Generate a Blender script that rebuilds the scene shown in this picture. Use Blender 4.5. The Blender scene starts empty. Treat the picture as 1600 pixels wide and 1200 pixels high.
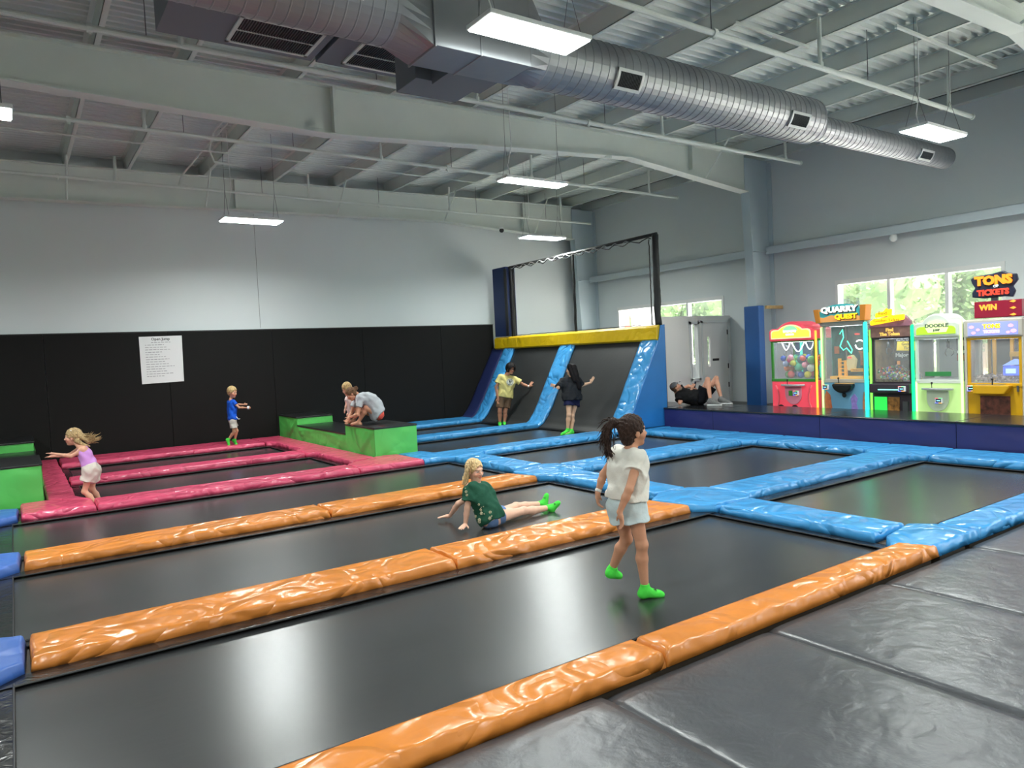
import bpy, bmesh, math, random
import numpy as np
from mathutils import Vector, Matrix, noise

C = bpy.context.scene.collection
SC = bpy.context.scene
random.seed(7); RNG = np.random.default_rng(7)

# ------------------------------------------------------------------ camera
F_PX = 1132.2; YAW, PITCH, ROLL = map(math.radians, (34.556, -2.5115, -2.7374)); CAM_H = 1.9
def cam_axes(yaw, pitch, roll):
    cy, sy, cp, sp = math.cos(yaw), math.sin(yaw), math.cos(pitch), math.sin(pitch)
    fwd = np.array([sy*cp, cy*cp, sp]); right = np.array([cy, -sy, 0.0]); up = np.cross(right, fwd)
    c, s = math.cos(roll), math.sin(roll)
    return c*right + s*up, -s*right + c*up, fwd
CR, CU, CF = cam_axes(YAW, PITCH, ROLL); CP = np.array([0, 0, CAM_H])
cd = bpy.data.cameras.new('camera'); cam = bpy.data.objects.new('camera', cd); C.objects.link(cam)
cd.sensor_width = 36; cd.lens = F_PX*36/1600; cd.clip_start = .05; cd.clip_end = 300
cam.matrix_world = Matrix(((CR[0], CU[0], -CF[0], 0), (CR[1], CU[1], -CF[1], 0), (CR[2], CU[2], -CF[2], CAM_H), (0, 0, 0, 1)))
SC.camera = cam
# ------------------------------------------------------------------ sky, sun, exposure
SC.view_settings.view_transform = 'Standard'; SC.view_settings.look = 'None'
SC.view_settings.gamma = 1; SC.view_settings.use_curve_mapping = False
SC.view_settings.exposure = 0.75
w = bpy.data.worlds.new('sky'); SC.world = w; w.use_nodes = True
nt = w.node_tree; bg = nt.nodes['Background']
sky = nt.nodes.new('ShaderNodeTexSky'); sky.sky_type = 'NISHITA'; sky.sun_elevation = math.radians(50)
sky.sun_rotation = math.radians(200); sky.sun_disc = False; sky.air_density = 1.2; sky.dust_density = 3
mixw = nt.nodes.new('ShaderNodeMixRGB'); mixw.inputs[0].default_value = .55; mixw.inputs[2].default_value = (7, 7.6, 8, 1)
nt.links.new(sky.outputs[0], mixw.inputs[1]); nt.links.new(mixw.outputs[0], bg.inputs[0])
bg.inputs[1].default_value = 0.6
sd = bpy.data.lights.new('sun', 'SUN'); sd.energy = 26; sd.angle = math.radians(2); sd.color = (1, .95, .85)
sun = bpy.data.objects.new('sun', sd); C.objects.link(sun); sun.rotation_euler = (math.radians(36), 0, 0)
LAMP = 14.0

# ------------------------------------------------------------------ helpers
def lin(c):
    return tuple((v/12.92 if v <= .04045 else ((v+.055)/1.055)**2.4) for v in [x/255 for x in c])
MATS = {}
def mat(name, rgb, rough=.5, metal=0, spec=.5, bump=None, var=None, emit=0, alpha=1, coat=0, trans=0, vcol=False, stretch=None):
    """rgb in sRGB 0-255; bump=(scale,strength[,detail]); var=(scale,amount)"""
    if name in MATS: return MATS[name]
    m = bpy.data.materials.new(name); m.use_nodes = True; MATS[name] = m
    n = m.node_tree.nodes; l = m.node_tree.links; b = n['Principled BSDF']
    c = lin(rgb); b.inputs['Base Color'].default_value = (*c, 1)
    b.inputs['Roughness'].default_value = rough; b.inputs['Metallic'].default_value = metal
    b.inputs['Specular IOR Level'].default_value = spec
    if coat: b.inputs['Coat Weight'].default_value = coat; b.inputs['Coat Roughness'].default_value = .15
    if trans: b.inputs['Transmission Weight'].default_value = trans
    if alpha < 1: b.inputs['Alpha'].default_value = alpha
    if emit:
        b.inputs['Emission Color'].default_value = (*c, 1); b.inputs['Emission Strength'].default_value = emit
    tc = n.new('ShaderNodeTexCoord'); src = tc.outputs['Object']
    if stretch:
        mp = n.new('ShaderNodeMapping'); mp.inputs['Scale'].default_value = stretch
        l.new(src, mp.inputs[0]); src = mp.outputs[0]
    if vcol:
        a = n.new('ShaderNodeAttribute'); a.attribute_name = 'Col'; l.new(a.outputs['Color'], b.inputs['Base Color'])
    if var:
        t = n.new('ShaderNodeTexNoise'); t.inputs['Scale'].default_value = var[0]; t.inputs['Detail'].default_value = 5
        l.new(src, t.inputs['Vector'])
        mr = n.new('ShaderNodeMapRange'); mr.inputs[1].default_value = .3; mr.inputs[2].default_value = .7
        mr.inputs[3].default_value = 1-var[1]; mr.inputs[4].default_value = 1+var[1]*.6
        l.new(t.outputs[0], mr.inputs[0])
        mx = n.new('ShaderNodeVectorMath'); mx.operation = 'SCALE'; mx.inputs[0].default_value = c
        if vcol: l.new(a.outputs['Color'], mx.inputs[0])
        l.new(mr.outputs[0], mx.inputs['Scale']); l.new(mx.outputs[0], b.inputs['Base Color'])
    if bump:
        t2 = n.new('ShaderNodeTexNoise'); t2.inputs['Scale'].default_value = bump[0]
        t2.inputs['Detail'].default_value = bump[2] if len(bump) > 2 else 4
        t2.inputs['Distortion'].default_value = bump[3] if len(bump) > 3 else 0
        l.new(src, t2.inputs['Vector'])
        bp = n.new('ShaderNodeBump'); bp.inputs['Strength'].default_value = bump[1]; bp.inputs['Distance'].default_value = .02
        l.new(t2.outputs[0], bp.inputs['Height']); l.new(bp.outputs[0], b.inputs['Normal'])
    return m
def vinyl(name, rgb, rough=.27, scale=2.4, st=1.0):
    """padded vinyl: creases from stretched ridged noise"""
    if name in MATS: return MATS[name]
    m = mat(name, rgb, rough, spec=.65, var=(1.5, .10)); n = m.node_tree.nodes; l = m.node_tree.links; b = n['Principled BSDF']
    tc = n.new('ShaderNodeTexCoord')
    t1 = n.new('ShaderNodeTexNoise'); t1.inputs['Scale'].default_value = scale*1.1; t1.inputs['Detail'].default_value = 1.0; t1.inputs['Distortion'].default_value = .8
    l.new(tc.outputs['Object'], t1.inputs['Vector'])
    rg = n.new('ShaderNodeMath'); rg.operation = 'SUBTRACT'; rg.inputs[1].default_value = .5; l.new(t1.outputs[0], rg.inputs[0])
    ab = n.new('ShaderNodeMath'); ab.operation = 'ABSOLUTE'; l.new(rg.outputs[0], ab.inputs[0])
    t2 = n.new('ShaderNodeTexNoise'); t2.inputs['Scale'].default_value = scale*3.2; t2.inputs['Detail'].default_value = 1; t2.inputs['Distortion'].default_value = .4
    l.new(tc.outputs['Object'], t2.inputs['Vector'])
    ad = n.new('ShaderNodeMath'); ad.operation = 'MULTIPLY_ADD'; ad.inputs[1].default_value = .10
    l.new(t2.outputs[0], ad.inputs[0]); l.new(ab.outputs[0], ad.inputs[2])
    bp = n.new('ShaderNodeBump'); bp.inputs['Strength'].default_value = st; bp.inputs['Distance'].default_value = .12
    l.new(ad.outputs[0], bp.inputs['Height']); l.new(bp.outputs[0], b.inputs['Normal'])
    return m

def tag(o, label=None, cat=None, group=None, kind=None):
    if label: o['label'] = label
    if cat: o['category'] = cat
    if group: o['group'] = group
    if kind: o['kind'] = kind
    return o
def thing(name, label, cat, loc=(0, 0, 0), group=None):
    o = bpy.data.objects.new(name, None); C.objects.link(o); o.location = loc; o.empty_display_size = .1
    return tag(o, label, cat, group)
def root_loc(p):
    return p.location.copy() if p.type == 'EMPTY' else Vector((0, 0, 0))   # part meshes carry world coordinates
def put(o, parent):
    C.objects.link(o)
    if parent is not None:
        o.parent = parent
        o.matrix_parent_inverse = Matrix.Translation(-root_loc(parent))
    return o
def obj(name, bm, m, parent=None, smooth=False, bevel=0, seg=2, label=None):
    me = bpy.data.meshes.new(name)
    if isinstance(bm, bmesh.types.BMesh):
        bmesh.ops.recalc_face_normals(bm, faces=bm.faces[:]); bm.to_mesh(me); bm.free()
    else: me.from_pydata(*bm)
    for mm in (m if isinstance(m, (list, tuple)) else [m]): me.materials.append(mm)
    if smooth:
        me.polygons.foreach_set('use_smooth', [True]*len(me.polygons))
    o = bpy.data.objects.new(name, me); put(o, parent)
    if bevel:
        b = o.modifiers.new('bevel', 'BEVEL'); b.width = bevel; b.segments = seg; b.limit_method = 'ANGLE'; b.angle_limit = math.radians(40)
    if label: o['label'] = label
    return o
def B(): return bmesh.new()
def box(bm, x0, x1, y0, y1, z0, z1, mi=0):
    v = [bm.verts.new((x, y, z)) for z in (z0, z1) for x, y in ((x0, y0), (x1, y0), (x1, y1), (x0, y1))]
    for f in ((0, 3, 2, 1), (4, 5, 6, 7), (0, 1, 5, 4), (1, 2, 6, 5), (2, 3, 7, 6), (3, 0, 4, 7)):
        bm.faces.new([v[i] for i in f]).material_index = mi
    return bm
def basis(d):
    d = Vector(d).normalized(); a = Vector((0, 0, 1)) if abs(d.z) < .9 else Vector((1, 0, 0))
    u = d.cross(a).normalized(); return u, u.cross(d).normalized()
def cyl(bm, p0, p1, r, n=10, r1=None, cap=True, mi=0):
    p0, p1 = Vector(p0), Vector(p1); u, v = basis(p1-p0); r1 = r if r1 is None else r1
    A = [bm.verts.new(p0+(u*math.cos(t)+v*math.sin(t))*r) for t in [2*math.pi*i/n for i in range(n)]]
    D = [bm.verts.new(p1+(u*math.cos(t)+v*math.sin(t))*r1) for t in [2*math.pi*i/n for i in range(n)]]
    for i in range(n): bm.faces.new((A[i], A[(i+1) % n], D[(i+1) % n], D[i])).material_index = mi
    if cap: bm.faces.new(A[::-1]).material_index = mi; bm.faces.new(D).material_index = mi
    return bm
def tube(bm, pts, r, n=6):
    pts = [Vector(p) for p in pts]; rr = r if isinstance(r, (list, tuple)) else [r]*len(pts); R = []; pu = None
    for i, p in enumerate(pts):
        d = pts[min(i+1, len(pts)-1)]-pts[max(i-1, 0)]
        u, v = basis(d)
        if pu is not None:
            u = (pu - d.normalized()*pu.dot(d.normalized())).normalized(); v = u.cross(d.normalized())
        pu = u
        R.append([bm.verts.new(p+(u*math.cos(t)+v*math.sin(t))*rr[i]) for t in [2*math.pi*k/n for k in range(n)]])
    for a, b in zip(R, R[1:]):
        for k in range(n): bm.faces.new((a[k], a[(k+1) % n], b[(k+1) % n], b[k]))
    bm.faces.new(R[0][::-1]); bm.faces.new(R[-1])
    return bm
def prism(bm, poly, fn, d0, d1, mi=0):
    """extrude polygon [(a,b)] between depths; fn(a,b,d)->xyz"""
    A = [bm.verts.new(fn(a, b, d0)) for a, b in poly]; D = [bm.verts.new(fn(a, b, d1)) for a, b in poly]; n = len(poly)
    bm.faces.new(A[::-1]).material_index = mi; bm.faces.new(D).material_index = mi
    for i in range(n): bm.faces.new((A[i], A[(i+1) % n], D[(i+1) % n], D[i])).material_index = mi
    return bm
def sphere(bm, c, r, n=12, sc=(1, 1, 1)):
    M = Matrix.Translation(c) @ Matrix.Diagonal((r*sc[0], r*sc[1], r*sc[2], 1))
    bmesh.ops.create_uvsphere(bm, u_segments=n, v_segments=max(6, n*2//3), radius=1, matrix=M); return bm
def XZ(y): return lambda a, b, d: (a, d, b)          # polygon in x,z extruded along y
def YZ(a, b, d): return (d, a, b)
def XZf(a, b, d): return (a, d, b)
def XYf(a, b, d): return (a, b, d)
_txt = {}
def text_mesh(s, size, depth=.004, bold=.0, align='CENTER'):
    cu = bpy.data.curves.new('t', 'FONT'); cu.body = s; cu.size = size; cu.extrude = depth; cu.offset = bold
    cu.align_x = align; cu.align_y = 'CENTER'; cu.resolution_u = 2
    o = bpy.data.objects.new('t', cu); C.objects.link(o)
    dg = bpy.context.evaluated_depsgraph_get(); me = bpy.data.meshes.new_from_object(o.evaluated_get(dg))
    bpy.data.objects.remove(o); bpy.data.curves.remove(cu); return me
def text(name, s, size, M, m, parent, depth=.004, bold=0, align='CENTER', sx=1):
    me = text_mesh(s, size, depth, bold, align)
    me.transform(M @ Matrix.Diagonal((sx, 1, 1, 1))); me.materials.append(m)
    o = bpy.data.objects.new(name, me); put(o, parent); return o

# ------------------------------------------------------------------ materials
M_wall = mat('wall paint', (214, 221, 222), .75, var=(.5, .02))
M_steel = mat('primed steel paint', (212, 219, 213), .6, var=(2, .04))
M_deck = mat('galvanised deck', (214, 222, 218), .5, var=(1.2, .06))
M_black = mat('black padded cloth', (17, 17, 16), .75, spec=.25, bump=(2.5, .25))
M_bed = mat('jump mat weave', (50, 51, 52), .27, spec=1.0, bump=(9, .035, 6), var=(1.1, .25), stretch=(.6, 2.2, 1))
M_cover = mat('black spring cover vinyl', (26, 26, 27), .25, bump=(7, .7, 3, 1), var=(3, .3))
M_gym = mat('black gym mat vinyl', (66, 68, 72), .36, spec=.7, bump=(6, .6, 6, .3), var=(1.6, .2))
M_orange = vinyl('orange vinyl', (212, 130, 56))
M_blue = vinyl('blue vinyl', (60, 146, 206))
M_pink = vinyl('pink vinyl', (212, 76, 110))
M_green = vinyl('green vinyl', (84, 192, 86), .45, 1.6, .35)
M_yellow = vinyl('yellow vinyl', (226, 186, 4), .4, 2.5, .3)
M_navy = vinyl('navy vinyl', (40, 38, 98), .45, 1.2, .25)
M_dblue = vinyl('deep blue vinyl', (18, 52, 110), .45, 1.2, .2)
M_pblue = vinyl('side panel blue vinyl', (32, 118, 190), .45, .9, .2)
M_metal = mat('steel', (120, 122, 125), .35, metal=.9)
M_galv = mat('spiral duct steel', (158, 160, 164), .48, metal=.8, var=(1.2, .12))
M_white = mat('white enamel', (225, 227, 226), .4)
M_dark = mat('dark void', (20, 20, 22), .8)
M_rubber = mat('matte black', (18, 18, 19), .5)
M_glass = mat('clear glass', (255, 255, 255), .02, alpha=.12)
M_lamp = mat('lamp diffuser', (246, 255, 250), .5, emit=LAMP)
M_slab = mat('concrete slab', (95, 94, 92), .5, var=(1, .1))
# ------------------------------------------------------------------ the setting
XW, YF = 15.9, 18.35                     # window wall, far wall
XL = -9.0; YB = -6.0
def struct(name, bm, m, **k): o = obj(name, bm, m, **k); o['kind'] = 'structure'; return o
bm = B(); box(bm, XL, 13.25, YB, YF, -.75, -.6); box(bm, 13.25, XW, YB, YF, -.75, .3); box(bm, XL, 13.25, YB, -.55, -.6, .0)
struct('floor', bm, M_slab)
ZR = lambda x: 6.56+.010*x               # underside of roof deck
bm = B(); box(bm, XL, XW+.3, YF, YF+.25, -.75, 6.7); struct('wall_far', bm, M_wall)
bm = B(); cyl(bm, (5.15, YF-.004, 2.8), (5.15, YF-.004, 5.6), .006, 4); struct('trim_1', bm, mat('seam line', (150, 155, 156), .8))  # thin grey line for the vertical wall seam
bm = B(); box(bm, XL-.25, XL, YB, YF+.25, -.75, 6.9); struct('wall_left', bm, M_wall)
bm = B(); box(bm, XL-.25, XW+.3, YB-.25, YB, -.75, 6.9); struct('wall_back', bm, M_wall)
# window wall with openings
wins = [(12.84, 17.0, 1.25, 3.12), (6.12, 9.63, .95, 3.17), (-.9, 3.9, .35, 3.9), (-5.8, -1.9, .35, 3.9)]  # last two: windows out of view, added and enlarged for more daylight
bm = B(); ys = [YB]
for y0, y1, z0, z1 in sorted(wins): ys += [y0, y1]
ys.append(YF)
for i in range(0, len(ys)-1):
    a, b_ = ys[i], ys[i+1]
    wn = [q for q in wins if abs(q[0]-a) < 1e-6]
    if wn: box(bm, XW, XW+.22, a, b_, -.75, wn[0][2]); box(bm, XW, XW+.22, a, b_, wn[0][3], 6.38)
    else: box(bm, XW, XW+.22, a, b_, -.75, 6.38)
struct('wall_right', bm, M_wall)
for k, (y0, y1, z0, z1) in enumerate(wins):
    ww = struct(f'window_{k+1}', box(box(box(box(B(), XW-.02, XW+.2, y0, y1, z1-.07, z1+.03), XW-.03, XW+.2, y0, y1, z0-.04, z0+.06), XW-.02, XW+.2, y0, y0+.07, z0+.06, z1-.07), XW-.02, XW+.2, y1-.07, y1, z0+.06, z1-.07), M_white)
    n = 3 if k != 0 else 4
    if k == 0: xs_ = [14.15, 15.55]
    elif k == 1: xs_ = [7.2, 8.4]
    else: xs_ = [y0+(y1-y0)/3, y0+(y1-y0)*2/3]
    for y in xs_: o = obj('mullion', box(B(), XW+.02, XW+.16, y-.035, y+.035, z0, z1), M_white, ww)
    o = obj('pane', box(B(), XW+.09, XW+.1, y0+.06, y1-.06, z0+.05, z1-.06), M_glass, ww)
# roof deck: trapezoidal ribs running along X
bm = B(); per = .167; prof = []
y = YB
while y < YF+.2:
    prof += [(y, 0), (y+.05, 0), (y+.072, .055), (y+.145, .055)]; y += per
for x0, x1 in ((XL, XW+.3),):
    A = [bm.verts.new((x0, yy, ZR(x0)+zz)) for yy, zz in prof]; D = [bm.verts.new((x1, yy, ZR(x1)+zz)) for yy, zz in prof]
    for i in range(len(prof)-1): bm.faces.new((A[i], A[i+1], D[i+1], D[i]))
    A2 = [bm.verts.new((x0, prof[j][0], ZR(x0)+.2)) for j in (0, -1)]; D2 = [bm.verts.new((x1, prof[j][0], ZR(x1)+.2)) for j in (0, -1)]
    bm.faces.new((A2[0], D2[0], D2[1], A2[1]))
struct('ceiling', bm, M_deck)
# girts along the window wall
for k, (y0, y1) in enumerate([(11.6, 18.0), (4.6, 11.28), (-1.3, 4.3)]):
    struct(f'trim_{k+2}', box(box(B(), 15.62, XW, y0, y1, 4.2, 4.215), 15.62, 15.635, y0, y1, 4.02, 4.215), mat('girt paint', (196, 208, 214), .6), bevel=.004)
bm = box(B(), 15.72, XW+.2, YB, YF, 6.38, 6.62); struct('trim_5', bm, M_steel)
bm = box(B(), 15.28, XW+.2, YB, YF, 6.655, 6.665); struct('trim_6', bm, mat('eave gap shade', (45, 47, 46), .9))  # dark strip coloured in for the shade of the deep eave gap
bm = box(B(), 15.2, 15.26, YB, YF, 6.5, 6.56); struct('trim_7', bm, M_steel)

# ------------------------------------------------------------------ steel frames
def frame_web(pts_low, pts_top, yc, name, label, col=True, braces=()):
    """tapered rafter: list of (x,z) along lower flange, along top flange"""
    t = thing(name, label, 'beam', (10, yc, 6.0))
    bm = B(); poly = pts_low+pts_top[::-1]; prism(bm, poly, XZf, yc-.008, yc+.008); obj('web', bm, M_steel, t)
    for nm, pts, s in (('lower_flange', pts_low, -1), ('upper_flange', pts_top, 1)):
        bm = B(); pl = pts+[(x, z-.022) for x, z in pts[::-1]]; prism(bm, pl, XZf, yc-.13, yc+.13); obj(nm, bm, M_steel, t)
    return t
PX = [-7.5, -6, -4.4, -2.8, -1.4, 0.0, 1.19, 2.36, 3.94, 5.53, 7.12, 8.69, 10.27, 11.82, 13.42, 14.9]
def zb(x): return 6.27+.0105*x
def low(xs): return xs
for yc, nm in ((17.98, 'far'), (11.36, 'mid'), (4.44, 'near'), (-1.5, 'rear')):
    if nm == 'far': lo = [(-8.9, 5.5), (0, 5.52), (4.4, 5.6), (10.2, 5.68), (14.97, 5.40)]
    elif nm == 'mid': lo = [(-8.9, 5.63), (0.2, 5.67), (4.45, 5.55), (8.8, 5.80), (11.1, 5.92), (14.97, 5.53)]
    else: lo = [(-8.9, 5.9), (0.2, 5.9), (9.5, 6.03), (12.1, 6.12), (14.97, 5.62)]
    hi = [(-8.9, zb(-8.9)), (14.97, zb(14.97))]
    if lo[-1][0] < 15.3: pass
    L = {'far': 'white steel rafter running along the top of the far wall', 'mid': 'large white steel rafter crossing the hall behind the round duct',
         'near': 'white steel rafter at the upper right, nearest the camera', 'rear': 'white steel rafter behind the camera'}[nm]
    t = frame_web(lo, hi, yc, 'steel_rafter', L)
    if nm == 'mid':
        obj('stiffener', box(B(), 4.52, 4.56, yc-.13, yc+.13, 5.56, 6.3), M_steel, t)
    if nm == 'far': obj('stiffener', box(B(), 4.62, 4.66, yc-.13, yc+.13, 5.62, 6.3), M_steel, t)
    if nm in ('far', 'mid', 'near'): obj('stiffener', box(B(), 13.0, 13.03, yc-.12, yc+.12, 5.85 if nm != 'far' else 5.55, 6.38), M_steel, t)
    for x in ([1.6, 4.1, 7.4, 10.3] if nm == 'mid' else []):
        bm = B(); prism(bm, [(x, 5.60+.035*max(0, x-4.4)), (x+.22, 5.60+.035*max(0, x-4.4)), (x+.22, 5.72+.035*max(0, x-4.4))], XZf, yc-.12, yc-.11); obj('bolt_plate', bm, M_steel, t)
    # flange braces from purlins down to lower flange
    for x in ({'far': [1.19, 3.94, 7.12, 10.27, 13.42], 'mid': [13.42], 'near': [11.82, 13.42], 'rear': []}[nm]):
        zl = np.interp(x, [p[0] for p in lo], [p[1] for p in lo])
        bm = B(); tube(bm, [(x, yc-.13, zl+.01), (x, yc-.85, zb(x)+.03)], .022, 4); obj('flange_brace', bm, M_steel, t)
    # tapered column
    c = thing('steel_column', {'far': 'pale steel column in the far corner of the hall', 'mid': 'pale steel column between the two windows of the right wall',
              'near': 'pale steel column of the nearest frame on the right wall', 'rear': 'pale steel column behind the camera on the right wall'}[nm], 'column', (15.5, yc, .3))
    ztop = lo[-1][1]
    poly = [(15.25, .3), (15.88, .3), (15.88, 6.36), (14.985, 6.36), (14.985, ztop+.02)]
    prism(B_ := B(), poly, XZf, yc-.008, yc+.008); obj('web', B_, mat('column paint', (190, 205, 212), .6), c)
    bm = B(); prism(bm, [(15.25, .3), (15.0, ztop), (14.985, ztop), (15.235, .3)], XZf, yc-.12, yc+.12); obj('front_flange', bm, M_steel if 0 else MATS['column paint'], c)
    obj('back_flange', box(B(), 15.86, 15.885, yc-.12, yc+.12, .3, 6.3), MATS['column paint'], c)
    obj('stiffener', box(B(), 15.17, 15.87, yc-.12, yc+.12, 4.08, 4.095), MATS['column paint'], c)
ords = ['first', 'second', 'third', 'fourth', 'fifth', 'sixth', 'seventh', 'eighth', 'ninth', 'tenth', 'eleventh', 'twelfth', 'thirteenth', 'fourteenth', 'fifteenth', 'sixteenth']
for k, x in enumerate(sorted(PX, reverse=True)):
    z0 = zb(x); z1 = ZR(x)-.002
    bm = box(box(box(B(), x-.004, x+.004, YB, YF, z0, z1), x-.07, x+.004, YB, YF, z1-.006, z1), x-.004, x+.07, YB, YF, z0, z0+.008)
    tag(obj('purlin', bm, M_steel), f'white steel roof purlin, {ords[k]} one counted from the window wall', 'roof beam', 'purlins under the roof deck')

# ------------------------------------------------------------------ pipes
def pipe(label, x0, x1, y, z0, z1, r, drops, heads=(), wires=()):
    t = thing('sprinkler_pipe', label, 'pipe', ((x0+x1)/2, y, z0), 'sprinkler pipes under the roof')
    zz = lambda x: z0+(z1-z0)*(x-x0)/(x1-x0)
    bm = B(); cyl(bm, (x0, y, z0), (x1, y, z1), r, 10); cyl(bm, (x1-.03, y, z1), (x1+.01, y, z1), r*1.35, 10); obj('pipe_run', bm, M_steel, t, smooth=False)
    for x in drops:
        bm = B(); cyl(bm, (x, y, zz(x)), (x, y, zb(x)+.02), .03, 8); cyl(bm, (x, y, zz(x)-.01), (x, y, zz(x)+.07), .045, 8); obj('drop_hanger', bm, M_steel, t)
    for x in wires: bm = B(); cyl(bm, (x, y, zz(x)), (x, y, zb(x)+.1), .006, 5); obj('hanger_rod', bm, M_metal, t)
    for x in heads:
        bm = B(); cyl(bm, (x, y, zz(x)-.07), (x, y, zz(x)+.06), .02, 8); cyl(bm, (x-.03, y, zz(x)), (x+.03, y, zz(x)), r*1.5, 8); obj('sprinkler_head', bm, M_steel, t)
pipe('white sprinkler pipe passing in front of the large rafter', -8, 14.85, 9.75, 5.93, 5.83, .038, [1.98, 6.3, 10.45, 14.3], [1.0, 8.6], [1.6, 4.6, 9.0, 12.0])
pipe('white sprinkler pipe just behind the large rafter, ending near the wall', -8, 14.95, 13.5, 5.98, 5.82, .034, [2.09, 6.37, 10.12, 13.9], [1.0, 7.9], [2.7, 4.6, 8.0, 11.7])
pipe('white sprinkler pipe above the round duct at the right', -8, 14.3, 5.985, 5.78, 5.68, .038, [-1, 3.94, 9.66, 13.45], [7.4], [5.5, 7.35, 10.9])
pipe('white sprinkler pipe hanging in front of the far rafter', -8, 14.9, 17.0, 5.88, 5.72, .03, [2.03, 6.1, 9.95, 13.77], [1.0, 7.9], [5.0, 7.9, 10.8, 13.2])
t = thing('conduit', 'thin white conduit with a looped bend near the left ceiling', 'conduit', (4, 14.2, 5.85))
bm = B(); tube(bm, [(-8, 14.25, 5.9), (4.2, 14.2, 5.86), (9.2, 14.2, 5.82)], .014, 6); obj('conduit_run', bm, M_steel, t)
bm = B(); tube(bm, [(3.3, 12.6, 6.15), (3.3, 14.0, 6.15), (3.35, 14.6, 6.0), (3.5, 14.9, 5.86), (4.1, 15.0, 5.86)], .02, 6); obj('conduit_bend', bm, M_steel, t)
bm = B(); tube(bm, [(3.45, 12.6, 6.2), (3.42, 15.5, 6.2), (3.3, 17.0, 6.05), (3.35, 17.6, 6.0), (3.6, 17.7, 6.0)], .02, 6); obj('conduit_bend', bm, M_steel, t)
for lab, x0, x1, y, z in (('white slotted channel strip under the roof at upper right, beyond the near rafter', 10.9, 14.2, 5.55, 6.37), ('white slotted channel strip between duct and sprinkler pipe', 8.6, 10.35, 6.6, 6.345)):
    bm = B(); box(bm, x0, x1, y-.02, y+.02, z-.02, z+.022)
    o = obj('slotted_channel', bm, M_steel); tag(o, lab, 'metal strip')

# ------------------------------------------------------------------ high bay lights
def light(label, x0, x1, y0, y1, z, vis=True):
    t = thing('hanging_light', label, 'ceiling light', ((x0+x1)/2, (y0+y1)/2, z), 'hanging LED panels')
    obj('housing', box(box(B(), x0, x1, y0, y1, z+.012, z+.06), x0+.15, x1-.15, y0+.1, y1-.1, z+.06, z+.09), M_white, t, bevel=.01)
    obj('diffuser', box(B(), x0+.02, x1-.02, y0+.02, y1-.02, z-.002, z+.012), M_lamp, t)
    ad = bpy.data.lights.new('panel_glow', 'AREA'); ad.shape = 'RECTANGLE'; ad.size = x1-x0-.06; ad.size_y = y1-y0-.06; ad.energy = 100; ad.spread = math.radians(162); ad.color = (.95, 1, .97)
    ao = bpy.data.objects.new('panel_glow', ad); put(ao, t); ao.location = ((x0+x1)/2, (y0+y1)/2, z-.006)
    if vis:
        ym = (y0+y1)/2
        for x in (x0+.1, x1-.1):
            bm = B(); zt = z+.6
            for yy in (y0+.06, y1-.06): tube(bm, [(x, yy, z+.06), (x, ym, zt)], .004, 4)
            tube(bm, [(x, ym, zt), (x, ym, ZR(x)+.01)], .004, 4); obj('hanger_wire', bm, M_metal, t)
        bm = B(); xa = x0+.2; tube(bm, [(xa, ym, z+.06), (xa-.05, ym+.02, z+.25), (xa+.03, ym, z+.6), (xa, ym, ZR(xa)+.01)], .009, 5); obj('power_cord', bm, M_white, t)
light('large bright LED panel light at the top of the picture, in front of the duct', 3.87, 5.12, 5.68, 6.12, 5.05)
light('bright LED panel light hanging by the duct end at the right', 11.5, 12.8, 5.42, 5.86, 5.0)
light('LED panel light hanging beside the large rafter, centre of the hall', 6.98, 8.3, 9.98, 10.32, 4.8)
light('small LED panel light hanging near the far right corner', 10.9, 12.15, 14.8, 15.24, 4.8)
light('LED panel light hanging before the far left wall', 3.62, 4.8, 14.9, 15.4, 4.8)
light('LED panel light cut by the left edge of the picture', -1.05, .2, 9.62, 10.08, 4.8)
for x, y in ((-3.9, 15.1), (-3.9, 5.8), (7.2, 1.2), (-.5, .8), (3.9, -3.5), (11.8, -3.2), (-5, -2.5)):
    light('LED panel light hanging out of the picture, '+{-3.9: 'at the left', 7.2: 'above the gym mats', -.5: 'overhead', 3.9: 'behind the camera', 11.8: 'behind the camera at the right', -5: 'behind the camera at the left'}[x]+(', far' if y > 15 else ''), x-.6, x+.6, y-.2, y+.2, 4.9, False)

# ------------------------------------------------------------------ duct
DY, DZ = 6.68, 5.245
t = thing('spiral_duct', 'large round galvanised spiral air duct running along the ceiling', 'air duct', (8, DY, DZ-.4))
def spiral(x0, x1, r, zc, step=.125):
    bm = B(); n = 32; rings = []; x = x0; i = 0; xs = []
    while x < x1-1e-6:
        xs += [(x, r), (x+.006, r+.006), (x+.014, r+.006), (x+.02, r)]; x += step
    xs.append((x1, r))
    for x, rr in xs: rings.append([bm.verts.new((x, DY+rr*math.cos(a), zc+rr*math.sin(a))) for a in [2*math.pi*k/n for k in range(n)]])
    for a, b_ in zip(rings, rings[1:]):
        for k in range(n): bm.faces.new((a[k], a[(k+1) % n], b_[(k+1) % n], b_[k]))
    bm.faces.new(rings[0][::-1]); bm.faces.new(rings[-1]); return bm
obj('duct_barrel', spiral(5.1, 10.4, .335, DZ), M_galv, t, smooth=False)
obj('duct_barrel', spiral(-8.5, 3.3, .38, DZ+.16), M_galv, t)
obj('reducer_barrel', spiral(10.6, 14.8, .195, DZ-.07), M_galv, t)
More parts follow.
